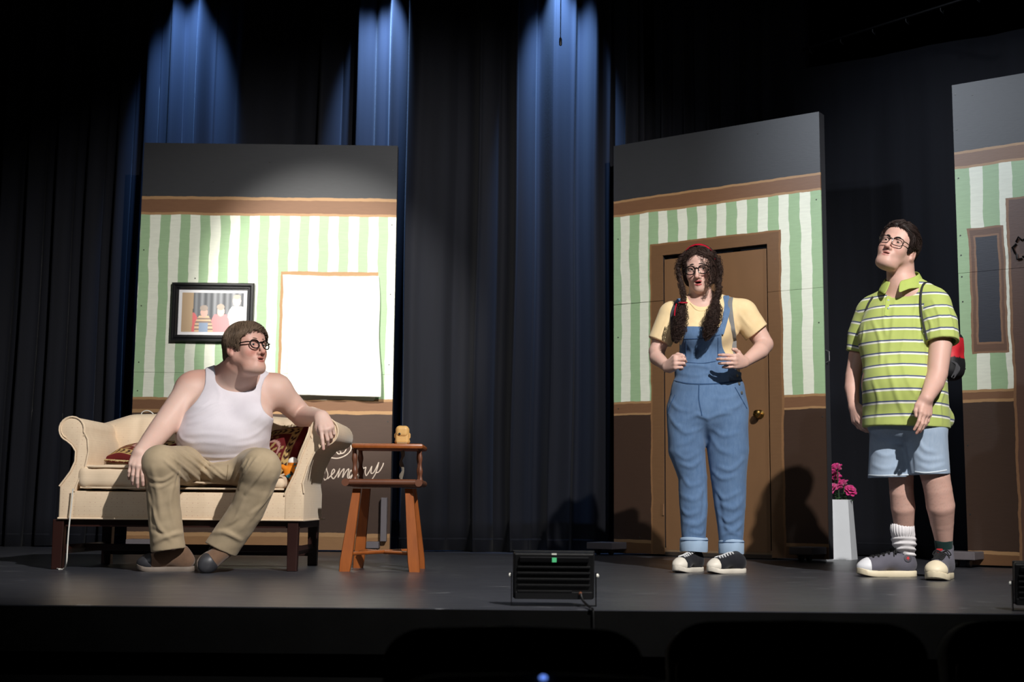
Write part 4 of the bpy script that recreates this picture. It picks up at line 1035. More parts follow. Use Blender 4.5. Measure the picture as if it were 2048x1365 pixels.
# ================================================================== PEOPLE: shared builders
def rotm(yaw, pitch, roll):
    """head axes as columns (X = own left, -Y = facing, Z up). yaw > 0 turns the face toward image right, pitch > 0 looks up, roll > 0 leans the crown toward image right"""
    y, p, r = map(math.radians, (yaw, pitch, roll))
    Rz = np.array([[math.cos(y), -math.sin(y), 0], [math.sin(y), math.cos(y), 0], [0, 0, 1]])
    Rx = np.array([[1, 0, 0], [0, math.cos(-p), -math.sin(-p)], [0, math.sin(-p), math.cos(-p)]])
    Ry = np.array([[math.cos(r), 0, math.sin(r)], [0, 1, 0], [-math.sin(r), 0, math.cos(r)]])
    return Ry @ Rz @ Rx
class Head:
    def __init__(s, o, R, sc=1.0, wide=1.0, jaw=1.0, mouth=0.0, female=False, double_chin=0.0, ears=True, nose=1.0):
        s.o = np.array(o, float); s.R = R; s.sc = sc; s.wide = wide; s.mouth = mouth; s.female = female
        m = s.m = Model()
        L = s.L; mo = mouth
        def e(c, r, k, T=None): m.u(ell(L(c), np.array(r) * sc * np.array([wide, 1, 1]), R if T is None else R @ T), k * sc)
        def t(a, b, ra, rb, k, op='u'):
            q = rc(L(a), L(b), ra * sc, rb * sc); (m.u if op == 'u' else m.s_)(q, k * sc)
        def sub(c, r, k): m.s_(ell(L(c), np.array(r) * sc, R), k * sc)
        e((0, .012, .030), (.076, .096, .086), .01)
        e((0, -.045, .042), (.061, .044, .056), .03)
        e((0, -.040, -.030), (.060, .050, .075), .03)
        for q in (-1, 1):
            t((q * .049 * jaw, .004, -.050), (q * (.013 if female else .020), -.068, -.099 - mo * .5), .026 * jaw, .016 if female else .019, .035)
            e((q * .037, -.058, -.034), (.026, .024, .027), .022)
        e((0, -.079, -.101 - mo * .5), (.019 if female else .022, .017, .015), .025)
        for q in (-1, 1): t((q * .012, -.0855, .021), (q * .043, -.071, .021), .0085, .008, .014)
        # eye sockets
        for q in (-1, 1): sub((q * .0315, -.098, .001), (.020, .0145, .0125), .012)
        # nose
        t((0, -.089, .010), (0, -.1105 - .003 * nose, -.036), .0072, .0095, .012)
        e((0, -.1125 - .003 * nose, -.040), (.0115, .0105, .0095), .008)
        for q in (-1, 1): e((q * .0128, -.1005, -.0435), (.0078, .0105, .0078), .006)
        for q in (-1, 1): sub((q * .0062, -.108, -.0515), (.0036, .0052, .004), .002)
        # mouth
        mo = mouth
        e((0, -.083 if female else -.0805, -.068), (.029, .0185, .021 + mo * .4), .018)
        for q in (-1, 1):
            lp_ = 0 if female else .0022
            t((q * .0205, -.0895 + lp_ * .3, -.0672), (q * .004, -.1000 + lp_, -.0625), .0034, .0052 - lp_ * .5, .005)
            t((q * .0185, -.0895 + lp_ * .3, -.070 - mo), (0, -.0980 + lp_, -.0760 - mo), .0038, .0064 - lp_ * .6, .005)
        sub((0, -.100, -.0690 - mo * .5), (.0205 - mo * .3, .013 + mo * .9, .0013 + mo * .62), .0025)
        if double_chin: e((0, -.040, -.112), (.050, .046, .030 * double_chin), .03)
        # lids round the eyeballs
        s.eyes = []
        for q in (-1, 1):
            c = np.array((q * .0315, -.0775, .001)); s.eyes.append(c)
            m.u(ell(L(c), np.array((.0138, .0134, .0134)) * sc, R), .004 * sc)
            sub((q * .0315, -.0935, .0000 if female else -.0006), (.0125, .0105,   .0050 if female else .0038), .0015)
        if ears:
            for q in (-1, 1):
                T = np.array(Matrix.Rotation(q * -0.25, 3, 'Z')) @ np.array(Matrix.Rotation(0.15, 3, 'X'))
                e((q * .0775 * wide, .018, -.010), (.0085, .0185, .0315), .006, T)
                e((q * .0785 * wide, .012, -.034), (.007, .010, .010), .005)
                m.s_(ell(L((q * .0875 * wide, .015, -.006)), np.array((.007, .0095, .0175)) * sc, R @ T), .003)
    def L(s, c): return s.o + s.R @ (np.array(c, float) * s.sc)
    def loc(s, P): return ((P - s.o) @ s.R) / s.sc
    def colours(s, V, base, lip, ruddy):
        """per-vertex skin colour: lips, flush, mouth interior"""
        q = s.loc(V); c = np.tile(np.array(base), (len(V), 1)); mo = s.mouth
        def w(cen, r): return np.clip(1 - (((q - np.array(cen)) / np.array(r)) ** 2).sum(1), 0, 1)[:, None]
        for sx_ in (-1, 1):
            a = w((sx_ * .042, -.075, -.036), (.03, .05, .026)) ** .7 * 0.55; c = c * (1 - a) + np.array(ruddy) * a
            a = w((sx_ * .08, .018, -.01), (.02, .03, .04)) * 0.5; c = c * (1 - a) + np.array(ruddy) * a
            a = w((sx_ * .0315, -.09, -.002), (.024, .03, .018)) * 0.35; c = c * (1 - a) + np.array(ruddy) * 0.75 * a
        a = w((0, -.115, -.042), (.018, .02, .016)) * 0.6; c = c * (1 - a) + np.array(ruddy) * a
        up = np.clip(w((0, -.098, -.0640), (.0235, .030, .0062)) * 4, 0, 1); lo_ = np.clip(w((0, -.097, -.0755 - mo), (.021, .030, .0075)) * 4, 0, 1)
        a = np.maximum(up, lo_) * 0.9; c = c * (1 - a) + np.array(lip) * a
        inn = np.clip(w((0, -.094, -.069 - mo * .5), (.0185, .012 + mo * .5, .0012 + mo * .60)) * 6, 0, 1) if mo > .002 else 0
        c = c * (1 - inn) + np.array((.02, .006, .006)) * inn
        return c
    def eyes_objs(s, parent, origin, look=(0, -1, 0), iris=(70, 60, 50)):
        d = nrm(s.R.T @ np.array(look, float)); M = attr_mat('eye_wet', 0.12, 0, spec=0.6)
        for c in s.eyes:
            m = MB(); n, k = 16, 24; vs = []; cols = []
            for i in range(n + 1):
                th = PI * i / n
                for j in range(k):
                    v = np.array([math.sin(th) * math.cos(2 * PI * j / k), -math.cos(th), math.sin(th) * math.sin(2 * PI * j / k)])
                    vs.append(s.L(c + v * .0118) - origin); a = math.acos(max(-1, min(1, v @ d)))
                    cols.append(srgb(*((8, 6, 6) if a < .24 else iris if a < .58 else (190, 180, 172)))[:3])
            fs = [(i * k + j, i * k + (j + 1) % k, (i + 1) * k + (j + 1) % k, (i + 1) * k + j) for i in range(n) for j in range(k)]
            o = m.add(vs, fs).build('eye', M, parent, True, None); set_attr(o.data, 'Col', np.array(cols))
    def eyebrows(s, parent, origin, mat, lift=0.0, inner=0.0, r=.0032):
        for q in (-1, 1):
            pts = [(q * .012, -.0945, .0215 + lift + inner), (q * .022, -.0925, .0245 + lift + inner * .6), (q * .034, -.0865, .0255 + lift), (q * .047, -.075, .0215 + lift)]
            P = [s.L(p) - origin for p in spl(pts, 6)]; n = len(P)
            MB().tube(P, [r * s.sc * (0.55 + 0.75 * math.sin(PI * (0.2 + 0.75 * i / n))) for i in range(n)], 6).build('eyebrow', mat, parent, True)
    def glasses(s, parent, origin, mat, lens_mat, rx=.0255, rz=.0215, y=-.101, drop=-.002, wide=.034, sq=2.6, tube=.0021, temple_y=.02, bow_r=None):
        m = MB(); rims = []
        for q in (-1, 1):
            pts = []
            for k in range(28):
                a = 2 * PI * k / 28; ca, sa = math.cos(a), math.sin(a)
                ux = math.copysign(abs(ca) ** (2 / sq), ca) * rx; uz = math.copysign(abs(sa) ** (2 / sq), sa) * rz
                pts.append(s.L((q * wide + ux, y + 0.22 * (abs(q * wide + ux) - .01) ** 2 / .06 + (uz * 0.12), drop + uz)) - origin)
            m.tube(pts, tube, 8, closed=True); rims.append(pts)
            ex = q * (wide + rx); ey = y + 0.22 * (abs(ex) - .01) ** 2 / .06
            tp = [(ex, ey, drop + rz * .45), (q * (.070), ey + .008, drop + rz * .5), (q * .0800, -.045, drop + rz * .5), (q * .0830, temple_y - .02, drop + rz * .45), (q * .0830, temple_y + .008, drop + rz * .3), (q * .081, temple_y + .022, drop - .012)]
            m.tube([s.L(p) - origin for p in spl(tp, 5)], bow_r or tube * 1.05, 8)
        m.tube([s.L(p) - origin for p in spl([(-(wide - rx), y + .001, drop + rz * .3), (0, y - .004, drop + rz * .52), ((wide - rx), y + .001, drop + rz * .3)], 5)], tube, 8)
        o = m.build('glasses', mat, parent, True)
        for pts in rims:
            c = sum(pts) / len(pts)
            MB().add([c] + pts, [(0, i + 1, (i + 1) % len(pts) + 1) for i in range(len(pts))]).build('lens', lens_mat, o, True, None)
        return o
def hand(o, Rx, Ry, Rz, curls, thumb, sc=1.0, spread=(6, 1, -4, -9), tb=None):
    """o wrist; Rx toward the thumb side, Ry along the fingers, Rz out of the back of the hand. curls: per finger (mcp, pip, dip) degrees;
    thumb: list of three points (hand coords) base, mid, tip"""
    o = np.array(o, float); Ry = nrm(Ry); Rx = nrm(np.array(Rx) - Ry * (np.array(Rx) @ Ry)); z = np.cross(Rx, Ry); Rz = z if z @ np.array(Rz) > 0 else -z
    B = np.stack([Rx, Ry, Rz], 1); T = lambda p: o + B @ (np.array(p, float) * sc)
    palm = Model()
    K = [(.027, .086, .001), (.0085, .091, .003), (-.010, .087, .001), (-.027, .078, -.003)]
    for k, b in zip(K, [(.013, .004, 0), (.005, .0, .001), (-.005, .0, .001), (-.013, .004, 0)]): palm.u(rc(T(b), T(k), .0155 * sc, .0108 * sc), .014 * sc)
    palm.u(ell(T((.004, .045, -.006)), np.array((.034, .042, .0135)) * sc, B), .012 * sc)
    palm.u(rc(T((.018, .02, -.010)), T((.030, .045, -.014)), .017 * sc, .013 * sc), .012 * sc)   # thenar
    palm.u(rc(T((-.022, .02, -.008)), T((-.026, .06, -.008)), .014 * sc, .012 * sc), .012 * sc)
    Ln = [(.043, .026, .021), (.047, .030, .022), (.043, .027, .022), (.034, .021, .019)]
    rad = [.0095, .0098, .0092, .0082]
    fing = Model()
    tips = []
    for i, k in enumerate(K):
        fm = Model(); p = np.array(k, float); an = 0.0; sp = math.radians(spread[i]); r = rad[i]
        fm.u(rc(T(p - np.array((0, .012, .001))), T(p), r * sc * 1.1, r * sc * 1.12), .004)
        for j in range(3):
            an += math.radians(curls[i][j]); d = np.array((math.sin(sp) * math.cos(an), math.cos(sp) * math.cos(an), -math.sin(an)))
            p2 = p + d * Ln[i][j]; fm.u(rc(T(p), T(p2), r * sc * (1.02 - .09 * j), r * sc * (.93 - .09 * j)), .003 * sc); p = p2
        tips.append(T(p)); fing.u(fm, .0014)
    m = Model(palm); m.u(fing, .009 * sc)
    tm = Model()
    tp = [(.024, .022, -.006)] + list(thumb); rr = [.0150, .0125, .0108, .0088]
    for a, b, ra, rb in zip(tp[:-1], tp[1:], rr[:-1], rr[1:]): tm.u(rc(T(a), T(b), ra * sc, rb * sc), .006 * sc)
    m.u(tm, .007 * sc)
    m.tips = tips; m.T = T
    return m
# ---------------------------------------------------------------- hair strands
def grad(m, P, e=0.002):
    g = np.stack([m.f((P + d).astype(f32)) - m.f((P - d).astype(f32)) for d in np.eye(3) * e], -1); return g / (np.linalg.norm(g, axis=-1, keepdims=True) + 1e-9)
def grow(surf, roots, dirfn, n, step, h0=0.004, hgrow=0.0, jitter=0.15, seed=1, droop=0.0, stop=None, over=0.006):
    r = np.random.RandomState(seed); P = roots.copy(); out = [P.copy()]; jit = r.randn(*P.shape) * jitter; hh = h0 * (0.4 + 1.2 * r.rand(len(P))); rs = 1.4 * r.rand(len(P))
    for i in range(n):
        g = grad(surf, P); d = dirfn(P) + jit; d = d - g * (d * g).sum(1, keepdims=True); d = d / (np.linalg.norm(d, axis=1, keepdims=True) + 1e-9)
        N_ = P + d * step + np.array([0, 0, -droop * i * step])
        v = surf.f(N_.astype(f32)); tgt = hh + hgrow * i
        N_ = N_ + g * (tgt - v)[:, None]
        if stop is not None:
            go = (stop.f(N_.astype(f32)) < over * (0.3 + rs))[:, None]; N_ = np.where(go, N_, P + (N_ - P) * 0.03)
        P = N_
        out.append(P.copy())
    return np.stack(out, 1)
def strand_mesh(name, S, r, mat, parent, origin, cols=None, k=4, taper=True, flat=0.6, seed=2):
    n, m, _ = S.shape; t = np.gradient(S, axis=1); t /= np.linalg.norm(t, axis=2, keepdims=True) + 1e-9
    ref = np.random.RandomState(seed).randn(n, 1, 3); a = np.cross(t, ref); a /= np.linalg.norm(a, axis=2, keepdims=True) + 1e-9; b = np.cross(t, a)
    pr = np.sin(np.linspace(0.35, PI - 0.12, m)) ** 0.6 if taper else np.ones(m)
    r = np.broadcast_to(np.asarray(r, float).reshape(-1, 1), (n, m)) * pr
    an = np.arange(k) * 2 * PI / k
    V = S[:, :, None, :] + r[:, :, None, None] * (a[:, :, None, :] * np.cos(an)[None, None, :, None] + b[:, :, None, :] * np.sin(an)[None, None, :, None] * flat)
    idx = np.arange(n * m * k).reshape(n, m, k); nx = np.roll(idx, -1, 2)
    Q = np.stack([idx[:, :-1], nx[:, :-1], nx[:, 1:], idx[:, 1:]], -1).reshape(-1, 4)
    c = None if cols is None else np.repeat(cols, m * k, 0)
    o = obj_np(name, V.reshape(-1, 3).astype(f32), Q.astype(np.int32), mat, parent, origin, c); o['kind'] = 'stuff'; return o
def hairline_prim(H, table, k=.75):
    """keep hair above z = f(y) in head coordinates"""
    ys = np.array([a for a, b in table]); zs = np.array([b for a, b in table])
    def f(P):
        q = H.loc(P); return ((np.interp(q[..., 1], ys, zs) - q[..., 2]) * k * H.sc).astype(f32)
    return Prim(f, [-1e9] * 3, [1e9] * 3)
def scalp(H, t, extra=()):
    m = Model(ell(H.L((0, .012, .030)), (np.array((.076 * H.wide, .096, .086)) + t) * H.sc, H.R)); m.u(ell(H.L((0, -.045, .042)), (np.array((.061 * H.wide, .044, .056)) + t) * H.sc, H.R), .03)
    for c, r in extra: m.u(ell(H.L(c), np.array(r) * H.sc, H.R), .02)
    return m
# ---------------------------------------------------------------- shoes
def shoe(parent, origin, heel, toe, up=(0, 0, 1), sole_th=0.026, upper=None, sole_mat=None, toe_mat=None, lace_mat=None, high=0.05, width=0.098, ankle=None, laces=5, moccasin=False, label=None, patch=None, tongue=None, lace_bow=False, name='shoe'):
    """heel and toe: points under the ends of the sole; up: sole normal"""
    heel = np.array(heel, float); toe = np.array(toe, float); d = toe - heel; Ls = np.linalg.norm(d); X = d / Ls; Z = np.array(up, float); Z = nrm(Z - X * (Z @ X)); Yv = np.cross(Z, X)
    R = np.stack([X, Yv, Z], 1); s = Ls / 0.285; w = width / 2
    T = lambda x, y, z: heel + R @ (np.array((x, y, z)) * s)
    base = heel
    # footprint profile: half width along the length
    xs = np.linspace(0, 0.285, 24)
    def hw(x):
        t = x / 0.285
        return w * np.interp(t, [0, .03, .10, .25, .45, .62, .76, .88, .95, .985, 1], [.0, .40, .66, .70, .72, .92, 1.0, .88, .64, .38, .0])
    def spring(x): return 0.016 * max(0, (x - 0.20) / 0.085) ** 2
    so = thing_part = MB(); vs = []; fs = []; n = 44
    ring = []
    for i in range(n):
        a = 2 * PI * i / n; x = 0.1425 * (1 - math.cos(a)); y = hw(x) * (1 if a < PI else -1)
        ring.append((x, y))
    for lvl, (zz, inn) in enumerate(((0.0, .003), (0.003, 0.0), (sole_th - .003, 0.0), (sole_th, .003))):
        for (x, y) in ring:
            cx = 0.1425; xx = cx + (x - cx) * (1 - inn / .14); yy = y * (1 - inn / .05)
            vs.append(T(xx, yy, zz + spring(xx)) - origin)
    for l in range(3):
        for i in range(n): fs.append((l * n + i, l * n + (i + 1) % n, (l + 1) * n + (i + 1) % n, (l + 1) * n + i))
    fs.append(tuple(range(n))[::-1]); fs.append(tuple(3 * n + i for i in range(n)))
    # upper
    def tz(z): return z + 0.0
    A = np.array(ankle, float) if ankle is not None else T(.055, 0, .14)
    m = Model(ell(T(.222, 0, sole_th + .016), np.array((.060, w * .93, .034)) * s, R))
    m.u(rc(T(.215, 0, sole_th + .022), T(.115, 0, sole_th + .045), .034 * s, .038 * s), .03 * s)
    m.u(ell(T(.060, 0, sole_th + .028), np.array((.060, w * .70, .050)) * s, R), .03 * s)
    if not moccasin:
        m.u(rc(T(.060, 0, sole_th + .035), T(.060, 0, sole_th + .035) * 0.25 + A * 0.75, .040 * s, .038 * s), .025 * s)
    else:
        m.u(rc(T(.165, 0, sole_th + .028), T(.070, 0, sole_th + .068), .036 * s, .040 * s), .03 * s)
    m.i_(half(T(0, 0, sole_th - .004), -Z), .003)
    if not moccasin:
        m.i_(half(T(.060, 0, sole_th + .035) * 0.12 + A * 0.88, A - T(.060, 0, sole_th)), .002)
    else:
        pass
    V, Q = mesh_sdf(m, 0.004); V = smooth_mesh(V, Q, 1)
    up_o = obj_np(name, V, Q, upper, parent, origin)
    if label: up_o['label'] = label
    MB().add(vs, fs).build('sole', sole_mat, up_o, True, 50)
    # toe cap
    if toe_mat:
        tcap = Model(Off(Model(*[p for o_, p, k in m.ops[:1]]).u(m.ops[1][1], m.ops[1][2]), .0022)); tcap.i_(half(T(.232 if not moccasin else .205, 0, 0), -X), .002).i_(half(T(0, 0, sole_th - .004), -Z), .002)
        if moccasin: tcap.i_(half(T(.205, 0, sole_th + .045), R @ np.array((-.8, 0, .45))), .003)
        V, Q = mesh_sdf(tcap, 0.0035); obj_np('toe_cap', V, Q, toe_mat, up_o, origin)
    if lace_mat:
        lm = MB()
        def top(x, y):
            c = T(x, y, .20); dd = -Z; t = 0
            for _ in range(60):
                v = float(m.f((c + dd * t)[None].astype(f32))[0])
                if v < .0006: break
                t += max(v, .0006)
                if t > .22 * s: break
            return c + dd * t
        for i in range(laces):
            x = .205 - (.205 - .105) * i / max(1, laces - 1); y0 = .022
            pts = [top(x + (.008 if abs(yy) > .01 else 0), yy) + Z * .003 for yy in np.linspace(-y0, y0, 7)]
            lm.tube([p - origin for p in pts], .0042 * s, 6)
        if lace_bow:
            b = top(.11, 0) + Z * .006
            for q in (-1, 1): lm.tube([p - origin for p in spl([b, b + Yv * q * .022 + Z * .004, b + Yv * q * .034 - Z * .018 + X * .01, b + Yv * q * .030 - Z * .045 + X * .012], 5)], .0032, 6)
            for q in (-1, 1): lm.tube([p - origin for p in spl([b, b + Yv * q * .026 + Z * .010, b + Yv * q * .042 - Z * .01, b + Yv * q * .024 - Z * .012, b], 5)], .0032, 6)
        lm.build('laces', lace_mat, up_o, True)
    if patch:
        pm, side, px_, pz_, pr_ = patch
        c = T(px_, 0, pz_); d2 = Yv * side; t = .09
        p0 = c + d2 * .09
        for _ in range(60):
            v = float(m.f(p0[None].astype(f32))[0])
            if v < .0008: break
            p0 = p0 - d2 * max(v, .0006)
        g_ = grad(m, p0[None])[0]; M = frame_from(p0 - origin + g_ * .0008, X - g_ * (X @ g_), np.cross(g_, X))
        MB().lathe([(pr_, 0), (pr_, .0015), (pr_ * .9, .002)], 20, M).build('ankle_patch', pm[0], up_o, True)
        st_ = MB(); pts = []
        for k in range(10):
            a = PI / 2 + k * PI / 5; rr = pr_ * (.62 if k % 2 == 0 else .26); pts.append(M @ Vector((rr * math.cos(a), rr * math.sin(a), .0026)))
        st_.add([M @ Vector((0, 0, .0028))] + pts, [(0, i + 1, (i + 1) % 10 + 1) for i in range(10)]).build('star_mark', pm[1], up_o)
    up_o_T = T
    return up_o, T, m, R
def ribbon(name, surf, px_pts, width_px, Yref, mat, parent, origin, off=0.004, thick=0.002, n=8, flat=(1, 0, 0.0)):
    P = []
    for p in spl([np.array(q, float) for q in px_pts], n):
        h = sphere_hit(surf, *p)
        if h is not None: P.append(h - nrm(h - CP) * off - origin)
    w = width_px * PXM(Yref) / 2
    return MB().tube(P, [(w, thick)] * len(P), 8, flat=flat).build(name, mat, parent, True, 50)
SKIN = attr_mat('skin', 0.52, 0.08, 260, 0.4, sss=0.12)
g = NT('spectacle_lens'); g.p(Roughness=0.02, Alpha=0.06, Specular_IOR_Level=0.6); g.col((0.06, 0.06, 0.06, 1)); M_lens = g.m
M_specs = plain('spectacle_black', (18, 14, 14), 0.25, 0.1, 40)
def fabric(name, c0, c1, rough=0.85, weave=700, strength=0.15, mott=18, sheen=0.1, streak=None):
    g = NT(name); c = g.coord(); f = g.noise(g.scale(c, streak) if streak else c, mott, 5, 0.6)
    g.col(g.mix(f, srgb(*c0), srgb(*c1))); g.p(Roughness=rough, Specular_IOR_Level=0.2, Sheen_Weight=sheen)
    g.bump(g.noise(c, weave, 2), strength, 0.0012); return g.m
def person(label, px, py):
    p = WZ(px, py); o = thing('person', label, 'person', tuple(p)); return o, np.array(p)
# ================================================================== seated man in white tank top
pA, OA = person('seated man in white tank top, khaki trousers and glasses, looking aside from the sofa', 410, 1143)
def P_(px, py, Y): return W(px, py, Y)
def lim(a, b, n=None, fl=1.0):
    """a, b = (px, py, Y, r_px)"""
    return rc(W(*a[:3]), W(*b[:3]), a[3] * PXM(a[2]), b[3] * PXM(b[2]), n, fl)
def chn(*pts, n=None, fl=1.0): return chain([(*W(p[0], p[1], p[2]), p[3] * PXM(p[2])) for p in pts], n, fl)
def blob(px, py, Y, rx, ry, rz, R=None):
    """radii: px across, metres deep, px tall"""
    s = PXM(Y); return ell(W(px, py, Y), (rx * s, ry, rz * s), R)
HA = Head(W(492, 697, 6.39), rotm(53, 6, -1), 1.05, 1.06, 1.08, 0.0022, False, 0.8)
body = Model()
body.u(blob(462, 808, 6.58, 82, 0.155, 60)).u(blob(446, 872, 6.54, 92, 0.20, 62), .08)
body.u(blob(418, 826, 6.48, 38, 0.09, 30), .06).u(blob(508, 832, 6.48, 36, 0.09, 30), .06)
body.u(lim((400, 776, 6.58, 30), (535, 786, 6.61, 30)), .06)
body.u(lim((478, 742, 6.53, 30), (398, 772, 6.58, 20)), .05).u(lim((478, 745, 6.53, 30), (545, 782, 6.61, 20)), .05)
body.u(blob(452, 935, 6.63, 88, 0.17, 42), .08)
body.u(lim((484, 728, 6.43, 36), (470, 772, 6.55, 42)), .03)                 # neck
# right arm (image left) down to the knee
body.u(blob(384, 778, 6.56, 33, 0.075, 33), .05)
body.u(chn((380, 785, 6.54, 31), (345, 830, 6.47, 26.5), (320, 862, 6.4, 24), (304, 882, 6.31, 21.5), (280, 908, 6.17, 15)), .03)
# left arm (image right) over the sofa arm
body.u(blob(552, 782, 6.61, 31, 0.075, 32), .05)
body.u(chn((552, 782, 6.61, 30), (580, 808, 6.67, 25), (604, 832, 6.73, 22)), .03)
body.u(chn((604, 833, 6.73, 21), (622, 834, 6.59, 20), (642, 836, 6.41, 15.5)), .008)
# thighs and calves under the trousers
for hx, kx, ky, ax, ay in ((405, 316, 925, 352, 1112), (500, 521, 935, 430, 1100)):
    body.u(lim((hx, 940, 6.65, 26), (kx, ky, 6.19, 25)), .03).u(lim((kx, ky + 6, 6.19, 25), (ax, ay, 6.34, 9)), .03)
# hands
cR = [(28, 18, 12), (30, 22, 14), (32, 26, 16), (30, 30, 18)]
hR = hand(W(281, 902, 6.18), (1, 0.1, 0.0), W(266, 955, 6.095) - W(279, 906, 6.18), (0.0, -1, 0.3), cR, [(.040, .050, -.012), (.044, .078, -.020), (.041, .103, -.026)], 1.03, (8, 3, -3, -9))
cL = [(22, 12, 8), (42, 40, 25), (50, 48, 30), (52, 52, 34)]
hL = hand(W(644, 832, 6.4), (-1, -0.2, -0.15), W(662, 880, 6.3) - W(646, 836, 6.38), (0.0, -1, 0.35), cL, [(.036, .048, -.018), (.036, .074, -.026), (.030, .096, -.032)], 1.05, (8, 0, -5, -10))
bodyA = body.copy(); bodyA.u(hR, .012).u(hL, .012); bodyA.u(HA.m, .025)
V, Q = mesh_sdf(bodyA, 0.0032); V = smooth_mesh(V, Q, 1, .4)
base = np.array(srgb(220, 186, 172)[:3]); rud = np.array(srgb(196, 122, 108)[:3])
hd = HA.loc(V); isH = (hd[:, 2] > -.125)
fa = np.clip((hd[:, 2] + .135) / .04, 0, 1)[:, None] * .55; col = HA.colours(V, base, srgb(168, 104, 96)[:3], rud); col = col * (1 - fa) + col * np.array(srgb(226, 188, 178)[:3]) * fa
mot = (0.5 + 0.5 * pnoise(V, 38, 4))[:, None] * 0.10; col = col * (1 - mot) + rud * mot
for hm_ in (hR, hL):
    for tip in hm_.tips:
        a = np.clip(1 - np.linalg.norm(V - tip, axis=1) / .028, 0, 1)[:, None] * .4; col = col * (1 - a) + rud * a
obj_np('body', V, Q, SKIN, pA, OA, col)
HA.eyes_objs(pA, OA, (0.72, -0.7, 0.02), (84, 92, 96))
M_browA = plain('brow_brown', (82, 60, 44), 0.8, 0.2, 80)
HA.eyebrows(pA, OA, M_browA, .003, 0.0, .0026)
HA.glasses(pA, OA, M_specs, M_lens, .0235, .0205, -.102, -.001, .0335, 2.2, .0030)
# hair
M_hairA = attr_mat('hair_brown', 0.55, 0, spec=0.25)
cap = scalp(HA, .0125, [((0, .075, -.03), (.062, .045, .055))])
lineA = [(-.2, .080), (-.105, .078), (-.085, .066), (-.068, .056), (-.056, .046), (-.046, .012), (-.036, -.010), (-.022, -.006), (-.008, .012), (.015, .020), (.034, .002), (.044, -.05), (.06, -.082), (.12, -.092)]
hlA = hairline_prim(HA, lineA); capm = cap.copy(); capm.i_(hlA, .010)
capm.disp = lambda P: 0.0016 * np.sin(HA.loc(P)[..., 0] * 260 + HA.loc(P)[..., 1] * 110 + 2 * np.sin(HA.loc(P)[..., 2] * 60)); capm.damp = .003
Vh, Qh = mesh_sdf(capm, .0032); hq = HA.loc(Vh)
obj_np('hair_base', Vh, Qh, M_hairA, pA, OA, np.tile(np.array(srgb(74, 56, 43)[:3]), (len(Vh), 1)))
def flowA(P):
    q = HA.loc(P); top = np.clip((q[:, 2] - .050) / .03, 0, 1)[:, None]; fr = np.clip((-q[:, 1] + .03) / .06, 0, 1)[:, None]
    swirl = np.stack([-.75 - 0 * q[:, 0], -.65 - 0 * q[:, 0], -.25 - 1.5 * np.abs(q[:, 0])], 1)           # swept toward his own right and forward
    back = np.stack([q[:, 0] * 6, q[:, 1] * 5 + .35, -.8 + 0 * q[:, 0]], 1)
    side = np.stack([0 * q[:, 0], .35 - 3 * q[:, 1], -1 + 0 * q[:, 0]], 1)
    d = top * (fr * swirl + (1 - fr) * back) + (1 - top) * side
    return d @ HA.R.T
rr = np.random.RandomState(3); sel = rr.choice(len(Vh), 4200); S = grow(cap, Vh[sel].astype(float), flowA, 8, .0075, .0028, .00015, .14, 5, stop=hlA, over=.010)
wv = 0.5 + 0.5 * pnoise(Vh[sel] * np.array([1, 1, .4], f32), 70, 6)[:, None]
cols = np.array(srgb(108, 90, 74)[:3]) * (0.45 + 0.55 * rr.rand(len(S), 1) + 0.5 * wv)
strand_mesh('hair', S, .0011 * (0.7 + .7 * rr.rand(len(S))), M_hairA, pA, OA, cols)
# tank top: the torso's own surface grown 5 mm, cut by neckline and armholes
torso = Model(); torso.ops = [o for o in body.ops[:6]] + [body.ops[6], body.ops[7]]
torso.u(blob(452, 935, 6.63, 90, 0.17, 40), .08)
tank = Model(Off(torso, .006))
fold_px(tank, [([(372, 836), (400, 826), (425, 812), (445, 806)], 4, 2.2), ([(376, 848), (410, 840), (440, 826), (462, 818)], 4, 1.8), ([(360, 872), (410, 868), (470, 872)], 5, 1.4), ([(355, 892), (400, 885), (450, 888)], 5, 1.4), ([(535, 850), (505, 872), (470, 880)], 5, 1.3), ([(530, 880), (490, 890), (455, 892)], 5, 1.2), ([(360, 905), (420, 915), (500, 912)], 5, 2.6), ([(352, 885), (362, 893), (372, 905)], 5, -3), ([(358, 870), (366, 880), (384, 884)], 5, 2.4), ([(525, 815), (515, 835), (500, 848)], 5, 1.2), ([(385, 815), (405, 812), (420, 800)], 4, 1.2), ([(432, 770), (440, 790), (436, 810)], 4, .8)], 6.41,
        lambda P: 0.0014 * pnoise(P * np.array([1, 1, 2.2], f32), 20, 2))
s_ = PXM(6.51)
def ycut(px, py, rx, ry, ang=0): return ell(W(px, py, 6.56), (rx * s_, 1.2, ry * s_), np.array(Matrix.Rotation(math.radians(ang), 3, 'Y')))
tank.s_(ycut(474, 722, 44, 44), .004).s_(ycut(366, 772, 52, 63, 8), .004).s_(ycut(577, 788, 50, 62, -6), .004)
tank.i_(half(W(450, 727, 6.56), (0, 0, 1)), .004).i_(half(W(450, 934, 6.56), (0, 0, -1)), .01)
V, Q = mesh_sdf(tank, .0045); V = smooth_mesh(V, Q, 1)
g = NT('white_ribbed_cotton'); c = g.coord(); x, y, z = g.xyz(c); rib = g.math('SINE', g.math('MULTIPLY', x, 1500))
g.col(g.mix(g.noise(c, 12, 3), srgb(214, 206, 214), srgb(230, 224, 230))); g.p(Roughness=0.9, Specular_IOR_Level=0.15); g.bump(g.math('ADD', rib, g.noise(c, 200, 2)), 0.08, 0.001)
obj_np('tank_top', V, Q, g.m, pA, OA)
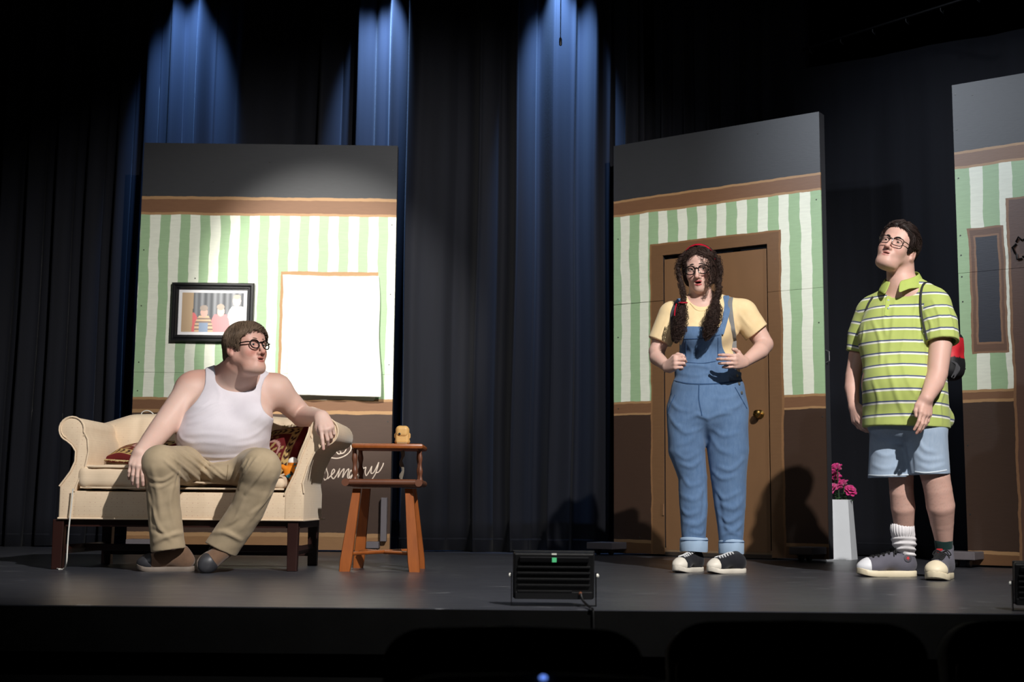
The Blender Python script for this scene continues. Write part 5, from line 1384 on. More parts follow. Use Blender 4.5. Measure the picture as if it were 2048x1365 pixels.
# trousers
tr = Model(blob(455, 948, 6.42, 46, 0.10, 22)).u(blob(455, 936, 6.61, 92, 0.18, 34), .06)
tr.u(lim((408, 934, 6.61, 42), (322, 928, 6.16, 36)), .05).u(lim((498, 936, 6.61, 42), (522, 936, 6.13, 37)), .05)
tr.u(chn((321, 930, 6.17, 35.5), (325, 970, 6.19, 33), (327, 1010, 6.22, 32), (338, 1108, 6.28, 33.5)), .03)
tr.u(chn((522, 936, 6.14, 36.5), (512, 975, 6.17, 35), (495, 1020, 6.21, 33.5), (436, 1108, 6.27, 32.5)), .03)
fold_px(tr, [([(352, 902), (385, 925), (415, 950), (436, 976)], 3.4, 6.9), ([(340, 912), (372, 938), (402, 965), (412, 980)], 3.4, 6.1), ([(330, 922), (362, 952), (384, 985)], 3.4, 5.7), ([(372, 903), (410, 930), (444, 958)], 3.4, 6.1), ([(395, 910), (425, 932), (450, 952)], 3.0, 4.7),
    ([(490, 922), (478, 945), (468, 968)], 3.4, 5.7), ([(515, 915), (492, 948), (478, 978)], 3.4, 5.7), ([(535, 925), (512, 958), (490, 988)], 3.4, 5.1), ([(500, 918), (486, 946), (474, 972)], 3.0, 4.3),
    ([(300, 1005), (318, 1055), (342, 1082)], 5.1, 4.1), ([(308, 1086), (335, 1072), (366, 1066)], 5.1, 5.4), ([(304, 1060), (330, 1070), (345, 1066)], 4.2, -3.4), ([(304, 935), (316, 990), (322, 1050)], 6.0, 3.4), ([(352, 955), (340, 1005), (352, 1060)], 5.1, 3.2), ([(292, 960), (302, 1010), (304, 1060)], 5.1, -2.7),
    ([(548, 955), (522, 1012), (482, 1058)], 6.0, 3.5), ([(425, 1066), (452, 1066), (482, 1082)], 5.1, 4.9), ([(488, 1000), (470, 1040), (448, 1062)], 5.1, 3.2), ([(346, 950), (325, 962), (300, 958)], 4.2, 3.5), ([(346, 962), (322, 974), (300, 972)], 4.2, 2.7), ([(545, 985), (525, 1010), (500, 1030)], 4.2, 3.2), ([(440, 1060), (462, 1052), (480, 1040)], 4.2, -3.2), ([(350, 915), (358, 940), (352, 968)], 4.2, -3.4)], 6.21,
    lambda P: 0.0022 * pnoise(P, 16, 7) + 0.0010 * pnoise(P, 48, 8))
trc = tr.copy()
for (a, b, rin) in (((330, 1040, 6.23), (339, 1099, 6.28), 24), ((478, 1045, 6.23), (441, 1098, 6.27), 22)):
    A_, B_ = W(*a), W(*b); ax = nrm(B_ - A_)
    trc.s_(rc(A_ + ax * .03, B_ + ax * .1, rin * PXM(6.26), (rin + 2) * PXM(6.26)), .004)
# hems as slanted cutting planes, each limited to its own leg
def hemcut(mod, c, nrm_, px_side):
    pl = half(c, -np.array(nrm_)); bx = ell(c + np.array(nrm_) * .1, (.16, .2, .13))
    q = Model(bx); q.i_(pl, .002); mod.s_(q, .003)
hA1 = W(337, 1101, 6.28); hemcut(trc, hA1, nrm((0.12, 0, -1)), 0)
hA2 = W(440, 1100, 6.27); hemcut(trc, hA2, nrm((-0.42, -0.1, -0.9)), 0)
V, Q = mesh_sdf(trc, .004); V = smooth_mesh(V, Q, 1)
M_khaki = fabric('khaki_twill', (160, 142, 114), (188, 168, 140), 0.85, 600, 0.2, 14, 0.1)
to = obj_np('trousers', V, Q, M_khaki, pA, OA)
# fly seam and pocket seams
M_khaki_d = plain('khaki_stitch', (136, 118, 90), 0.9, 0.1, 60)
for nm, pts in (('fly_seam', [(456, 930), (455, 945), (452, 962)]),):
    ribbon(nm, trc, pts, 1.4, 6.31, M_khaki_d, to, OA, 0.0008, 0.0008)
# socks and shoes
M_sock = fabric('black_sock', (22, 22, 24), (34, 34, 36), 0.95, 500, 0.2)
M_suede = fabric('brown_suede', (98, 74, 58), (126, 98, 78), 0.9, 500, 0.3, 30, 0.3); M_soleA = plain('grey_rubber', (122, 110, 100), 0.7, 0.15, 30); M_toeA = plain('dark_leather_toe', (52, 52, 56), 0.45, 0.25, 25, 0.08, 80)
for sk in (Model(lim((346, 1080, 6.33, 14), (360, 1112, 6.35, 12))), Model(lim((446, 1078, 6.31, 14), (428, 1104, 6.35, 12)))):
    V, Q = mesh_sdf(sk, .005); obj_np('sock', V, Q, M_sock, pA, OA)
te = WZ(272, 1143); te[2] = 0; hl = te + nrm((1, 0.14, 0)) * .275
shoe(pA, OA, hl, te, (0.0, -0.10, 1), .026, M_suede, M_soleA, M_toeA, None, width=.105, moccasin=True, label='brown slip-on shoe flat on the floor')
te2 = WZ(392, 1147) + np.array([0, 0, .006]); hl2 = te2 + nrm((0.55, 0.62, 0.58)) * .265
shoe(pA, OA, hl2, te2, (0.80, -0.30, 0.50), .024, M_suede, M_soleA, M_toeA, None, width=.100, moccasin=True, label='brown slip-on shoe tipped onto its toe')
# ================================================================== woman in dungarees
pB, OB = person('standing woman with curly pigtails in denim dungarees and yellow shirt before the brown door', 1412, 1143)
HB = Head(W(1400, 538, 6.73), rotm(-19, -10, -3), 0.98, 0.97, 0.92, 0.0065, True, 0.0, nose=.7)
bB = Model()
bB.u(blob(1412, 655, 6.77, 62, 0.105, 52)).u(blob(1384, 668, 6.69, 27, 0.07, 27), .04).u(blob(1430, 668, 6.69, 27, 0.07, 27), .04)
bB.u(blob(1416, 740, 6.77, 62, 0.115, 50), .08).u(blob(1415, 815, 6.78, 78, 0.14, 56), .08)
bB.u(lim((1345, 628, 6.77, 19), (1485, 622, 6.77, 20)), .05).u(lim((1402, 600, 6.78, 20), (1350, 622, 6.78, 14)), .03).u(lim((1405, 598, 6.78, 20), (1470, 616, 6.78, 15)), .03)
bB.u(lim((1399, 575, 6.75, 21), (1406, 622, 6.78, 25)), .03)
bB.u(chn((1342, 632, 6.77, 21), (1326, 670, 6.78, 18), (1314, 702, 6.77, 15.5)), .03).u(chn((1313, 704, 6.77, 15.5), (1314, 716, 6.71, 15), (1334, 734, 6.59, 10)), .008)
bB.u(chn((1488, 630, 6.77, 23), (1512, 662, 6.78, 20.5), (1528, 688, 6.77, 18)), .03).u(chn((1529, 690, 6.77, 17.5), (1520, 702, 6.7, 17), (1489, 725, 6.6, 10.5)), .008)
for pts in ([(1380, 850, 6.77, 30), (1384, 960, 6.75, 17), (1387, 1030, 6.77, 16), (1389, 1114, 6.78, 12)], [(1452, 850, 6.77, 32), (1457, 960, 6.75, 20), (1460, 1030, 6.77, 17), (1463, 1116, 6.77, 12)]): bB.u(chn(*pts), .03)
fist = [(62, 78, 40), (64, 80, 42), (66, 82, 44), (68, 84, 44)]
hBR = hand(W(1333, 735, 6.58), (0.1, 0.1, 1), W(1346, 728, 6.52) - W(1334, 735, 6.57), (-0.7, -1, 0.1), [(45, 88, 45), (48, 88, 45), (50, 88, 45), (52, 88, 45)], [(.044, .045, -.016), (.052, .070, -.026), (.044, .092, -.036)], .98, (2, 0, -2, -4))
hBL = hand(W(1489, 725, 6.585), (0.15, 0.1, 1), W(1458, 722, 6.48) - W(1487, 725, 6.57), (0.3, -1, 0.1), [(26, 34, 22), (28, 38, 24), (30, 42, 26), (30, 46, 28)], [(.048, .042, -.010), (.060, .062, -.012), (.062, .085, -.012)], .98, (4, 1, -3, -7))
bodyB = bB.copy(); bodyB.u(hBR, .012).u(hBL, .012); bodyB.u(HB.m, .018)
V, Q = mesh_sdf(bodyB, 0.0030); V = smooth_mesh(V, Q, 1, .35)
base = np.array(srgb(214, 174, 160)[:3]); rud = np.array(srgb(206, 140, 128)[:3])
col = HB.colours(V, base, srgb(170, 70, 74)[:3], rud)
for hm_ in (hBR, hBL):
    for tip in hm_.tips:
        a = np.clip(1 - np.linalg.norm(V - tip, axis=1) / .024, 0, 1)[:, None] * .35; col = col * (1 - a) + rud * a
obj_np('body', V, Q, SKIN, pB, OB, col)
# dark nail varnish
M_nail = plain('dark_nail_varnish', (34, 28, 52), 0.2, 0.1, 30)
for hm_ in (hBL,):
    for tip in hm_.tips:
        nb_ = Model(ell(tip, (.006, .006, .006))); Vn, Qn = mesh_sdf(nb_, .002); obj_np('fingernail', Vn, Qn, M_nail, pB, OB)
HB.eyes_objs(pB, OB, (-0.1, -1, 0.0), (70, 50, 38))
M_browB = plain('brow_black', (34, 26, 24), 0.8, 0.2, 80)
HB.eyebrows(pB, OB, M_browB, .000, 0.005, .0028)
HB.glasses(pB, OB, M_specs, M_lens, .0255, .0225, -.103, -.004, .0345, 2.4, .0027)
# ---- pale yellow tee shirt
sh = Model(); sh.ops = [o for o in bB.ops[:8]]
sh.u(lim((1342, 632, 6.77, 24), (1317, 690, 6.77, 22)), .03).u(lim((1488, 630, 6.77, 26), (1520, 675, 6.77, 24)), .03)
shB = Model(Off(sh, .006))
def limbcut(mod, a, b, R=.12):
    """cut away everything beyond point b of a limb that runs a -> b"""
    a, b = W(*a), W(*b); d = nrm(b - a); q = Model(rc(b, b + d * .14, R, R)); q.i_(half(b, -d), .002); mod.s_(q, .003)
limbcut(shB, (1342, 632, 6.77), (1319, 684, 6.77), .075); limbcut(shB, (1488, 630, 6.77), (1515, 664, 6.77), .085)
shB.s_(blob(1402, 590, 6.74, 27, .10, 31), .004)
shB.i_(half(W(1415, 775, 6.77), (0, 0, -1)), .01)
fold_px(shB, [([(1480, 628), (1492, 645), (1505, 660)], 4, 1.6), ([(1470, 640), (1476, 660), (1470, 680)], 4, 1.8), ([(1462, 655), (1474, 668), (1490, 672)], 4, 1.6), ([(1335, 640), (1326, 660), (1318, 678)], 4, 1.4), ([(1350, 640), (1340, 665), (1330, 690)], 4, 1.5), ([(1400, 625), (1404, 640), (1402, 655)], 4, .8), ([(1470, 700), (1465, 720), (1460, 735)], 4, 1.2)], 6.73, lambda P: .0012 * pnoise(P, 22, 12))
V, Q = mesh_sdf(shB, .004); V = smooth_mesh(V, Q, 1)
M_yel = fabric('pale_yellow_knit', (228, 198, 148), (242, 218, 174), 0.9, 420, 0.25, 24, 0.15)
obj_np('shirt', V, Q, M_yel, pB, OB)
# ---- dungarees
dg = Model(blob(1415, 822, 6.77, 82, 0.155, 60)).u(blob(1416, 775, 6.77, 72, 0.135, 44), .06)
for pts in ([(1376, 848, 42), (1373, 900, 36.5), (1385, 955, 28.5), (1387, 1010, 28), (1388, 1108, 22)], [(1453, 848, 43), (1456, 900, 41), (1457, 955, 35.5), (1460, 1010, 31), (1463, 1110, 20.5)]): dg.u(chn(*[(p[0], p[1], 6.75, p[2]) for p in pts]), .02)
dg.i_(half(W(1415, 745, 6.71), (0.0, 0, 1)), .004)
bib = Model(Off(shB, .007)); bib.i_(half(W(1412, 700, 6.8), (0, 1, 0)), .004)
shape = Model(rbox(W(1404, 705, 6.65), (38 * PXM(6.65), .4, 56 * PXM(6.65)), rad=.01)).u(lim((1388, 752, 6.65, 34), (1446, 752, 6.65, 34)), .12).u(lim((1360, 770, 6.75, 26), (1475, 770, 6.75, 26)), .05)
bib.i_(Prim(shape.f, [-9] * 3, [9] * 3), .003).i_(half(W(1404, 655, 6.65), (0.03, 0, 1)), .003).i_(half(W(1404, 790, 6.65), (0, 0, -1)), .003)
dg.u(bib, .008)
for hx in (1388, 1463): dg.s_(rc(W(hx, 1070, 6.76), W(hx, 1130, 6.76), 18 * PXM(6.75), 18 * PXM(6.75)), .004)
hemcut(dg, W(1388, 1100, 6.76), (0, 0, -1), 0); hemcut(dg, W(1463, 1103, 6.76), (0, 0, -1), 0)
D_ = [([(1378, 838), (1395, 830), (1413, 838)], 5, 3.4), ([(1416, 838), (1440, 828), (1465, 826)], 5, 3), ([(1350, 850), (1372, 866), (1402, 858)], 5, 2.6), ([(1392, 868), (1376, 884), (1350, 892)], 6, 2), ([(1425, 858), (1448, 872), (1476, 866)], 5, 2.4), ([(1420, 872), (1440, 900), (1470, 912)], 6, 2),
      ([(1409, 842), (1411, 872), (1413, 905)], 6, -5), ([(1352, 905), (1372, 918), (1398, 906)], 5, 2), ([(1402, 920), (1384, 934), (1362, 928)], 5, 3), ([(1488, 918), (1462, 940), (1436, 934)], 5, 3), ([(1424, 942), (1444, 958), (1470, 952)], 5, 2.6),
      ([(1366, 955), (1380, 972), (1402, 966)], 5, 3), ([(1408, 978), (1390, 1000), (1364, 992)], 6, 3.4), ([(1362, 1018), (1376, 1030), (1398, 1024)], 5, 3), ([(1410, 1035), (1394, 1050), (1368, 1046)], 5, 3.2), ([(1368, 1070), (1380, 1052), (1392, 1044)], 4, 3.2), ([(1408, 1060), (1400, 1068), (1384, 1064)], 4, 2.4), ([(1404, 960), (1408, 1000), (1404, 1040)], 5, -3),
      ([(1432, 980), (1448, 998), (1480, 984)], 5, 3), ([(1486, 1000), (1466, 1018), (1440, 1008)], 6, 3.2), ([(1438, 1028), (1456, 1044), (1482, 1030)], 5, 3.2), ([(1484, 1048), (1466, 1062), (1446, 1052)], 5, 4), ([(1444, 1072), (1460, 1066), (1482, 1072)], 4, 2.6), ([(1436, 990), (1442, 1030), (1450, 1068)], 6, -3.2),
      ([(1340, 800), (1356, 818), (1385, 824)], 5, 2.2), ([(1488, 800), (1470, 816), (1440, 820)], 5, 2), ([(1420, 795), (1450, 798), (1480, 788)], 5, 1.4), ([(1338, 830), (1352, 850), (1372, 858)], 5, 2), ([(1362, 735), (1390, 730), (1420, 736)], 4, 2.4), ([(1362, 748), (1395, 752), (1425, 744)], 4, 2), ([(1375, 690), (1384, 705), (1380, 720)], 4, 1), ([(1425, 700), (1432, 725), (1440, 745)], 4, 1.4)]
fold_px(dg, D_, 6.7, lambda P: .0018 * pnoise(P, 20, 14) + .0008 * pnoise(P, 60, 15))
V, Q = mesh_sdf(dg, .0042); V = smooth_mesh(V, Q, 1)
def denim(name, c0, c1, c2, contrast=1.0):
    g = NT(name); c = g.coord(); f = g.noise(g.scale(c, (1, 1, .6)), 9, 6, .65); f2 = g.noise(g.scale(c, (1, 1, .25)), 90, 3, .7)
    b_ = g.mix(f, srgb(*c0), srgb(*c1)); b_ = g.mix(g.math('MULTIPLY', f2, .5 * contrast), b_, srgb(*c2))
    g.col(b_); g.p(Roughness=.9, Specular_IOR_Level=.15, Sheen_Weight=.1); g.bump(g.noise(c, 650, 2), .2, .0012); return g.m
M_denim = denim('blue_denim', (56, 82, 120), (92, 122, 160), (126, 152, 184))
M_denim_l = denim('denim_reverse', (138, 164, 194), (160, 184, 210), (180, 198, 216)); M_stitch = plain('denim_stitch', (168, 176, 186), .8, .1, 40); M_denim_d = denim('dark_denim_seam', (34, 58, 92), (52, 80, 118), (80, 108, 144))
dgo = obj_np('dungarees', V, Q, M_denim, pB, OB)
for pts in ([(1368, 678), (1405, 677), (1440, 670)], [(1372, 680), (1372, 725)], [(1436, 676), (1436, 722)], [(1372, 725), (1405, 727), (1436, 722)]):
    ribbon('pocket_stitch', dg, pts, 1.6, 6.65, M_denim_d, dgo, OB, .0008, .0010, 5, flat=(1, 0, 0) if abs(pts[0][0] - pts[-1][0]) < 8 else (0, 0, 1))
for pts in ([(1347, 762), (1380, 768), (1430, 768), (1484, 761)],):
    ribbon('waistband', dg, pts, 3, 6.65, M_denim_d, dgo, OB, .0012, .0014, 6, flat=(0, 0, 1))
ribbon('fly_seam', dg, [(1398, 768), (1398, 800), (1404, 832)], 2.2, 6.65, M_denim_d, dgo, OB, .0010, .0012, 6)
ribbon('pocket_seam', dg, [(1350, 790), (1342, 808), (1336, 828)], 2, 6.65, M_denim_d, dgo, OB, .0010, .0012, 5); ribbon('pocket_seam', dg, [(1470, 775), (1484, 800), (1494, 818)], 2, 6.65, M_denim_d, dgo, OB, .0010, .0012, 5)
M_pewter = plain('pewter_button', (170, 165, 158), .3, .1, 50, metal=.8)
for px, py in ((1474, 752), (1478, 768), (1483, 786)):
    h_ = sphere_hit(Model(dg, shB), px, py)
    if h_ is not None:
        g_ = grad(dg, h_[None])[0]; MB().lathe([(.0085, 0), (.0085, .003), (.006, .0042)], 16, frame_from(h_ - OB, np.cross(g_, (0, 0, 1)), np.cross(g_, np.cross(g_, (0, 0, 1))) * 1.0)).build('button', M_pewter, dgo, True)
# rolled cuffs
for hx, hy, r0 in ((1388, 1090, 26), (1463, 1094, 23.5)):
    s_ = PXM(6.75); c = W(hx, hy, 6.75); hh = 13.5 * s_; r = r0 * s_
    prof = [(r * .86, hh), (r * 1.0, hh + .002), (r * 1.06, hh - .004), (r * 1.05, hh - .010), (r * 1.07, hh - .014), (r * 1.06, -hh + .006), (r * 1.03, -hh), (r * .94, -hh + .003), (r * .86, hh - .01)]
    n = 40; vs = []; fs = []
    for i, (rr_, z) in enumerate(prof):
        for k in range(n):
            a = 2 * PI * k / n; w_ = 1 + .018 * math.sin(a * 3 + hx) + .012 * math.sin(a * 7 + i); vs.append(tuple(c - OB + np.array((rr_ * w_ * math.cos(a), rr_ * w_ * math.sin(a), z + .003 * math.sin(a * 2 + hx)))))
    for i in range(len(prof) - 1):
        for k in range(n): fs.append((i * n + k, i * n + (k + 1) % n, (i + 1) * n + (k + 1) % n, (i + 1) * n + k))
    co = MB().add(vs, [f[::-1] for f in fs]).build('cuff', M_denim_l, dgo, True, 60); co['label'] = 'pale turned-up denim cuff'
    MB().tube([tuple(c - OB + np.array((r * 1.068 * math.cos(a), r * 1.068 * math.sin(a), hh - .012))) for a in np.linspace(0, 2 * PI, 36, endpoint=False)], .0022, 6, closed=True).build('cuff_seam', M_denim_d, co, True)
# denim shoulder straps and grey backpack straps
ribbon('shoulder_strap', shB, [(1441, 668), (1449, 640), (1455, 612), (1452, 592)], 13, 6.7, M_denim, dgo, OB, .005, .0022, 8)
ribbon('shoulder_strap', shB, [(1364, 668), (1356, 642), (1352, 618), (1360, 598)], 12, 6.7, M_denim, dgo, OB, .005, .0022, 8)
ribbon('collar_band', shB, [(1380, 607), (1392, 619), (1404, 622), (1418, 617), (1428, 606)], 3, 6.7, M_yel, pB, OB, .001, .002, 6, flat=(0, 0, 1))
# ---- backpack on her back, straps held in both hands
bpB = thing('backpack', 'backpack with grey straps worn by the woman and gripped in both her hands', 'backpack', tuple(OB))
M_web = plain('grey_webbing', (120, 120, 120), .8, .15, 60, .2, 300); M_pack = plain('black_nylon', (20, 20, 23), .7, .2, 40, .2, 200); M_web_d = plain('dark_webbing', (52, 52, 56), .8, .15, 60, .2, 300)
pk = Model(rbox(W(1415, 690, 7.01), (.13, .055, .17), rad=.05)); pk.disp = lambda P: .003 * pnoise(P, 25, 3); pk.damp = .003
V, Q = mesh_sdf(pk, .008); obj_np('pack_body', V, Q, M_pack, bpB, OB)
sf = Model(shB, dg)
ribbon('strap', sf, [(1462, 593), (1460, 610), (1463, 640), (1467, 670), (1470, 700), (1468, 712)], 9.5, 6.68, M_web, bpB, OB, .010, .0018, 8)
q = ribbon('strap', sf, [(1352, 606), (1346, 625), (1345, 650), (1347, 680), (1349, 705), (1349, 716)], 8, 6.68, M_web_d, bpB, OB, .010, .0018, 8)
for a in ((1462, 593), (1352, 606)):
    p0 = sphere_hit(sf, *a)
    if p0 is not None: MB().tube(spl([p0 - OB + (0, 0, .004), p0 - OB + (0, .07, .012), p0 - OB + (0, .14, -.01), p0 - OB + (0, .2, -.06)], 4), [(.011, .002)] * 13, 8, flat=(1, 0, 0)).build('strap_top', M_web_d, bpB, True)
# ---- hair: scalp, parted waves, braids and curls
M_hairB = attr_mat('hair_black_brown', 0.6, 0, spec=0.2)
capB = scalp(HB, .010, [((0, .07, -.03), (.066, .05, .062)), ((.062, .0, -.02), (.026, .036, .06)), ((-.062, .0, -.02), (.026, .036, .06))])
lineB = [(-.2, .090), (-.105, .088), (-.085, .076), (-.070, .060), (-.056, .030), (-.044, -.03), (-.03, -.085), (.0, -.09), (.05, -.10), (.12, -.1)]
hlB = hairline_prim(HB, lineB); cmB = capB.copy(); cmB.i_(hlB, .012)
cmB.s_(ell(HB.L((0, -.045, .128)), np.array((.0035, .06, .02)) * HB.sc, HB.R), .006)
Vh, Qh = mesh_sdf(cmB, .0032)
dkB = np.array(srgb(54, 40, 35)[:3])
obj_np('hair_base', Vh, Qh, M_hairB, pB, OB, np.tile(dkB * .8, (len(Vh), 1)))
rr = np.random.RandomState(11)
def flowB(P):
    q = HB.loc(P); sgn = np.sign(q[:, 0] + 1e-4); ph = q[:, 2] * 70 + q[:, 1] * 30 + sgn * 2
    d = np.stack([sgn * .9, .55 + 0 * sgn, -1.1 + 0 * sgn], 1); d[:, 1] += .8 * np.sin(ph * 1.7) ; d[:, 0] += .35 * np.cos(ph * 1.3)
    return d @ HB.R.T
sel = rr.choice(len(Vh), 3000); S = grow(capB, Vh[sel].astype(float), flowB, 9, .0075, .0045, .0004, .25, 6, stop=hlB, over=.012)
cols = dkB * (0.6 + 1.3 * rr.rand(len(S), 1))
strand_mesh('hair', S, .0012 * (0.7 + .7 * rr.rand(len(S))), M_hairB, pB, OB, cols)
def curls(path, radii, n, seed, coil=.007, turns=90, r=.0011, frizz=.004, seg=34):
    """corkscrew strands packed round a path (world points) with a radius along it"""
    q = np.random.RandomState(seed); P = np.array(spl(path, 12)); R = np.interp(np.linspace(0, 1, len(P)), np.linspace(0, 1, len(radii)), radii)
    T = np.gradient(P, axis=0); T /= np.linalg.norm(T, axis=1, keepdims=True); A = np.cross(T, (0.2, 1, .1)); A /= np.linalg.norm(A, axis=1, keepdims=True); B = np.cross(T, A); out = []
    for i in range(n):
        L0 = q.uniform(0, .82); L1 = min(1, L0 + q.uniform(.16, .34)); u = np.linspace(L0, L1, seg) * (len(P) - 1); ii = np.clip(u.astype(int), 0, len(P) - 2); f_ = (u - ii)[:, None]
        c = P[ii] * (1 - f_) + P[ii + 1] * f_; rad = np.interp(u, np.arange(len(R)), R); a0 = q.uniform(0, 6.63); dd = math.sqrt(q.uniform(.1, 1)); da = q.uniform(-2, 2); w = np.linspace(0, 1, seg)
        oa = a0 + da * w; off = A[ii] * (np.cos(oa) * rad * dd)[:, None] + B[ii] * (np.sin(oa) * rad * dd)[:, None]
        len_m = np.linalg.norm(P[-1] - P[0]) * (L1 - L0); pa = q.uniform(0, 6.63) + w * max(8, len_m * turns * q.uniform(.7, 1.3)); cr = coil * q.uniform(.5, 1.25)
        cu = A[ii] * (np.cos(pa) * cr)[:, None] + B[ii] * (np.sin(pa) * cr)[:, None]
        out.append(c + off + cu + np.cumsum(q.randn(seg, 3) * frizz / seg, 0))
    return np.array(out)
def bw(px, py, Y): return W(px, py, Y)
tails = [([bw(1362, 560, 6.68), bw(1366, 585, 6.63), bw(1368, 606, 6.6)], [.018, .017, .015], 110, 1), ([bw(1366, 602, 6.6), bw(1362, 630, 6.56), bw(1357, 660, 6.55), bw(1352, 684, 6.55)], [.017, .038, .042, .016], 330, 2),
         ([bw(1436, 556, 6.69), bw(1437, 585, 6.64), bw(1430, 606, 6.61)], [.020, .019, .017], 120, 3), ([bw(1432, 602, 6.61), bw(1428, 630, 6.56), bw(1420, 655, 6.54), bw(1411, 680, 6.54)], [.022, .048, .042, .014], 340, 4),
         ([bw(1370, 505, 6.67), bw(1357, 530, 6.68), bw(1359, 562, 6.68)], [.013, .017, .016], 90, 5), ([bw(1412, 500, 6.66), bw(1436, 522, 6.68), bw(1440, 560, 6.69)], [.018, .020, .018], 110, 6),
         ([bw(1402, 505, 6.61), bw(1416, 520, 6.595), bw(1420, 545, 6.6), bw(1418, 572, 6.61)], [.008, .013, .010, .008], 60, 7), ([bw(1382, 500, 6.62), bw(1372, 512, 6.62), bw(1366, 530, 6.63)], [.005, .008, .007], 30, 8),
         ([bw(1424, 535, 6.62), bw(1424, 560, 6.615), bw(1416, 580, 6.62)], [.008, .009, .006], 30, 9)]
SS = []; cc_ = []
for path, rad, n, sd in tails:
    C_ = curls(path, rad, int(n * 1.7), sd, coil=.0055 if sd in (1, 3) else .0065); SS.append(C_); cc_.append(dkB * (0.55 + 1.1 * rr.rand(len(C_), 1)))
strand_mesh('curls', np.concatenate(SS), .0010, M_hairB, pB, OB, np.concatenate(cc_), k=3)
# dense braid cores so that no daylight shows through
core = Model()
for path, rad, n, sd in tails[:6]:
    P = spl(path, 3)
    R = np.interp(np.linspace(0, 1, len(P)), np.linspace(0, 1, len(rad)), rad)
    for i, (a, b) in enumerate(zip(P[:-1], P[1:])): core.u(rc(a, b, R[i] * .55, R[i + 1] * .55), .01)
core.disp = lambda P: .005 * pnoise(P, 200, 3) + .003 * pnoise(P, 420, 5); core.damp = .007
V, Q = mesh_sdf(core, .003); obj_np('braid_core', V, Q, M_hairB, pB, OB, np.tile(dkB * .7, (len(V), 1)))
# red headband and red hair tie
M_red = plain('red_band', (176, 20, 44), .35, .25, 60, .2, 160)
hb = []
for a in np.linspace(-.92, .92, 25):
    hb.append(HB.L((.0905 * math.sin(a * PI / 2) * 1.0, -.030 + .012 * abs(a), .030 + .1005 * math.cos(a * PI / 2))) - OB)
MB().tube(hb, [(.012, .0038)] * len(hb), 8, flat=HB.R @ np.array((0, 1, .25))).build('headband', M_red, pB, True)
e0 = bw(1366, 606, 6.575) - OB
MB().tube([e0 + np.array((.021 * math.cos(a), .021 * math.sin(a), .003 * math.sin(a))) for a in np.linspace(0, 2 * PI, 24, endpoint=False)], .004, 8, closed=True).tube([bw(1353, 608, 6.54) - OB, bw(1350, 620, 6.53) - OB, bw(1349, 632, 6.53) - OB], .0032, 6).build('hair_tie', M_red, pB, True)
# ---- shoes
M_canvas = fabric('black_canvas', (24, 24, 28), (38, 38, 44), .9, 500, .25); M_rubber = plain('white_rubber', (226, 218, 204), .5, .08, 30); M_lace = plain('white_lace', (222, 222, 224), .8, .05, 60)
te = WZ(1351, 1147); te[2] = 0; hl = te + nrm((.62, .80, 0)) * .262
shoe(pB, OB, hl, te, (0, 0, 1), .026, M_canvas, M_rubber, M_rubber, M_lace, ankle=W(1389, 1100, 6.79), width=.094, laces=6)
te = WZ(1417, 1149); te[2] = 0; hl = te + nrm((.80, .60, 0)) * .262
shoe(pB, OB, hl, te, (0, 0, 1), .026, M_canvas, M_rubber, M_rubber, M_lace, ankle=W(1463, 1104, 6.77), width=.094, laces=6)
# ================================================================== standing man in the green polo shirt
pC, OC = person('standing man in green striped polo shirt and denim shorts with one white sock', 1815, 1158)
HC = Head(W(1795, 497, 6.24), rotm(-36, 1, 24), 1.0, 1.03, 0.98, 0.0022, False, 0.75)
bC = Model()
bC.u(blob(1806, 665, 6.28, 82, 0.135, 76)).u(blob(1806, 770, 6.24, 82, 0.16, 80), .08).u(blob(1812, 845, 6.26, 78, 0.15, 46), .06)
bC.u(lim((1742, 622, 6.38, 24), (1872, 612, 6.16, 25)), .05)
bC.u(lim((1808, 580, 6.26, 28), (1750, 612, 6.36, 18)), .04).u(lim((1812, 578, 6.26, 28), (1862, 602, 6.18, 19)), .04)
bC.u(chn((1800, 525, 6.27, 27), (1802, 560, 6.27, 28), (1806, 592, 6.28, 33)), .02)
# near arm (image right) hanging, far arm (image left)
bC.u(chn((1876, 625, 6.14, 26), (1881, 690, 6.11, 22.5), (1875, 748, 6.07, 20), (1868, 768, 6.05, 19.5), (1853, 798, 5.98, 13.5)), .03)
bC.u(chn((1736, 635, 6.4, 23), (1714, 712, 6.43, 16.5), (1706, 752, 6.42, 15), (1704, 775, 6.41, 14.5), (1708, 814, 6.36, 10.5)), .03)
for pts in ([(1785, 870, 6.32, 34), (1802, 955, 6.32, 24), (1803, 985, 6.33, 23), (1806, 1015, 6.35, 23.5), (1808, 1050, 6.39, 19.5), (1812, 1112, 6.44, 10)], [(1850, 870, 6.2, 36), (1871, 955, 6.19, 28), (1876, 980, 6.2, 27), (1881, 1012, 6.22, 27.5), (1884, 1045, 6.26, 22.5), (1888, 1085, 6.3, 16.5), (1889, 1115, 6.33, 13)]): bC.u(chn(*pts), .02)
hCL = hand(W(1853, 795, 5.99), (-1, -0.45, 0), W(1850, 840, 5.96) - W(1853, 797, 5.99), (0.5, -1, 0.1), [(10, 20, 12), (13, 22, 14), (16, 24, 15), (18, 26, 16)], [(.036, .048, -.016), (.038, .076, -.022), (.032, .100, -.024)], 0.98, (2, 0, -2, -4))
hCR = hand(W(1708, 812, 6.36), (0.4, -1, 0), W(1716, 850, 6.3) - W(1708, 814, 6.355), (-1, -0.4, 0.1), [(24, 28, 18), (30, 34, 20), (36, 38, 22), (40, 42, 24)], [(.036, .046, -.014), (.040, .072, -.020), (.036, .096, -.024)], 1.0, (4, 1, -3, -7))
bodyC = bC.copy(); bodyC.u(hCL, .012).u(hCR, .012); bodyC.u(HC.m, .022)
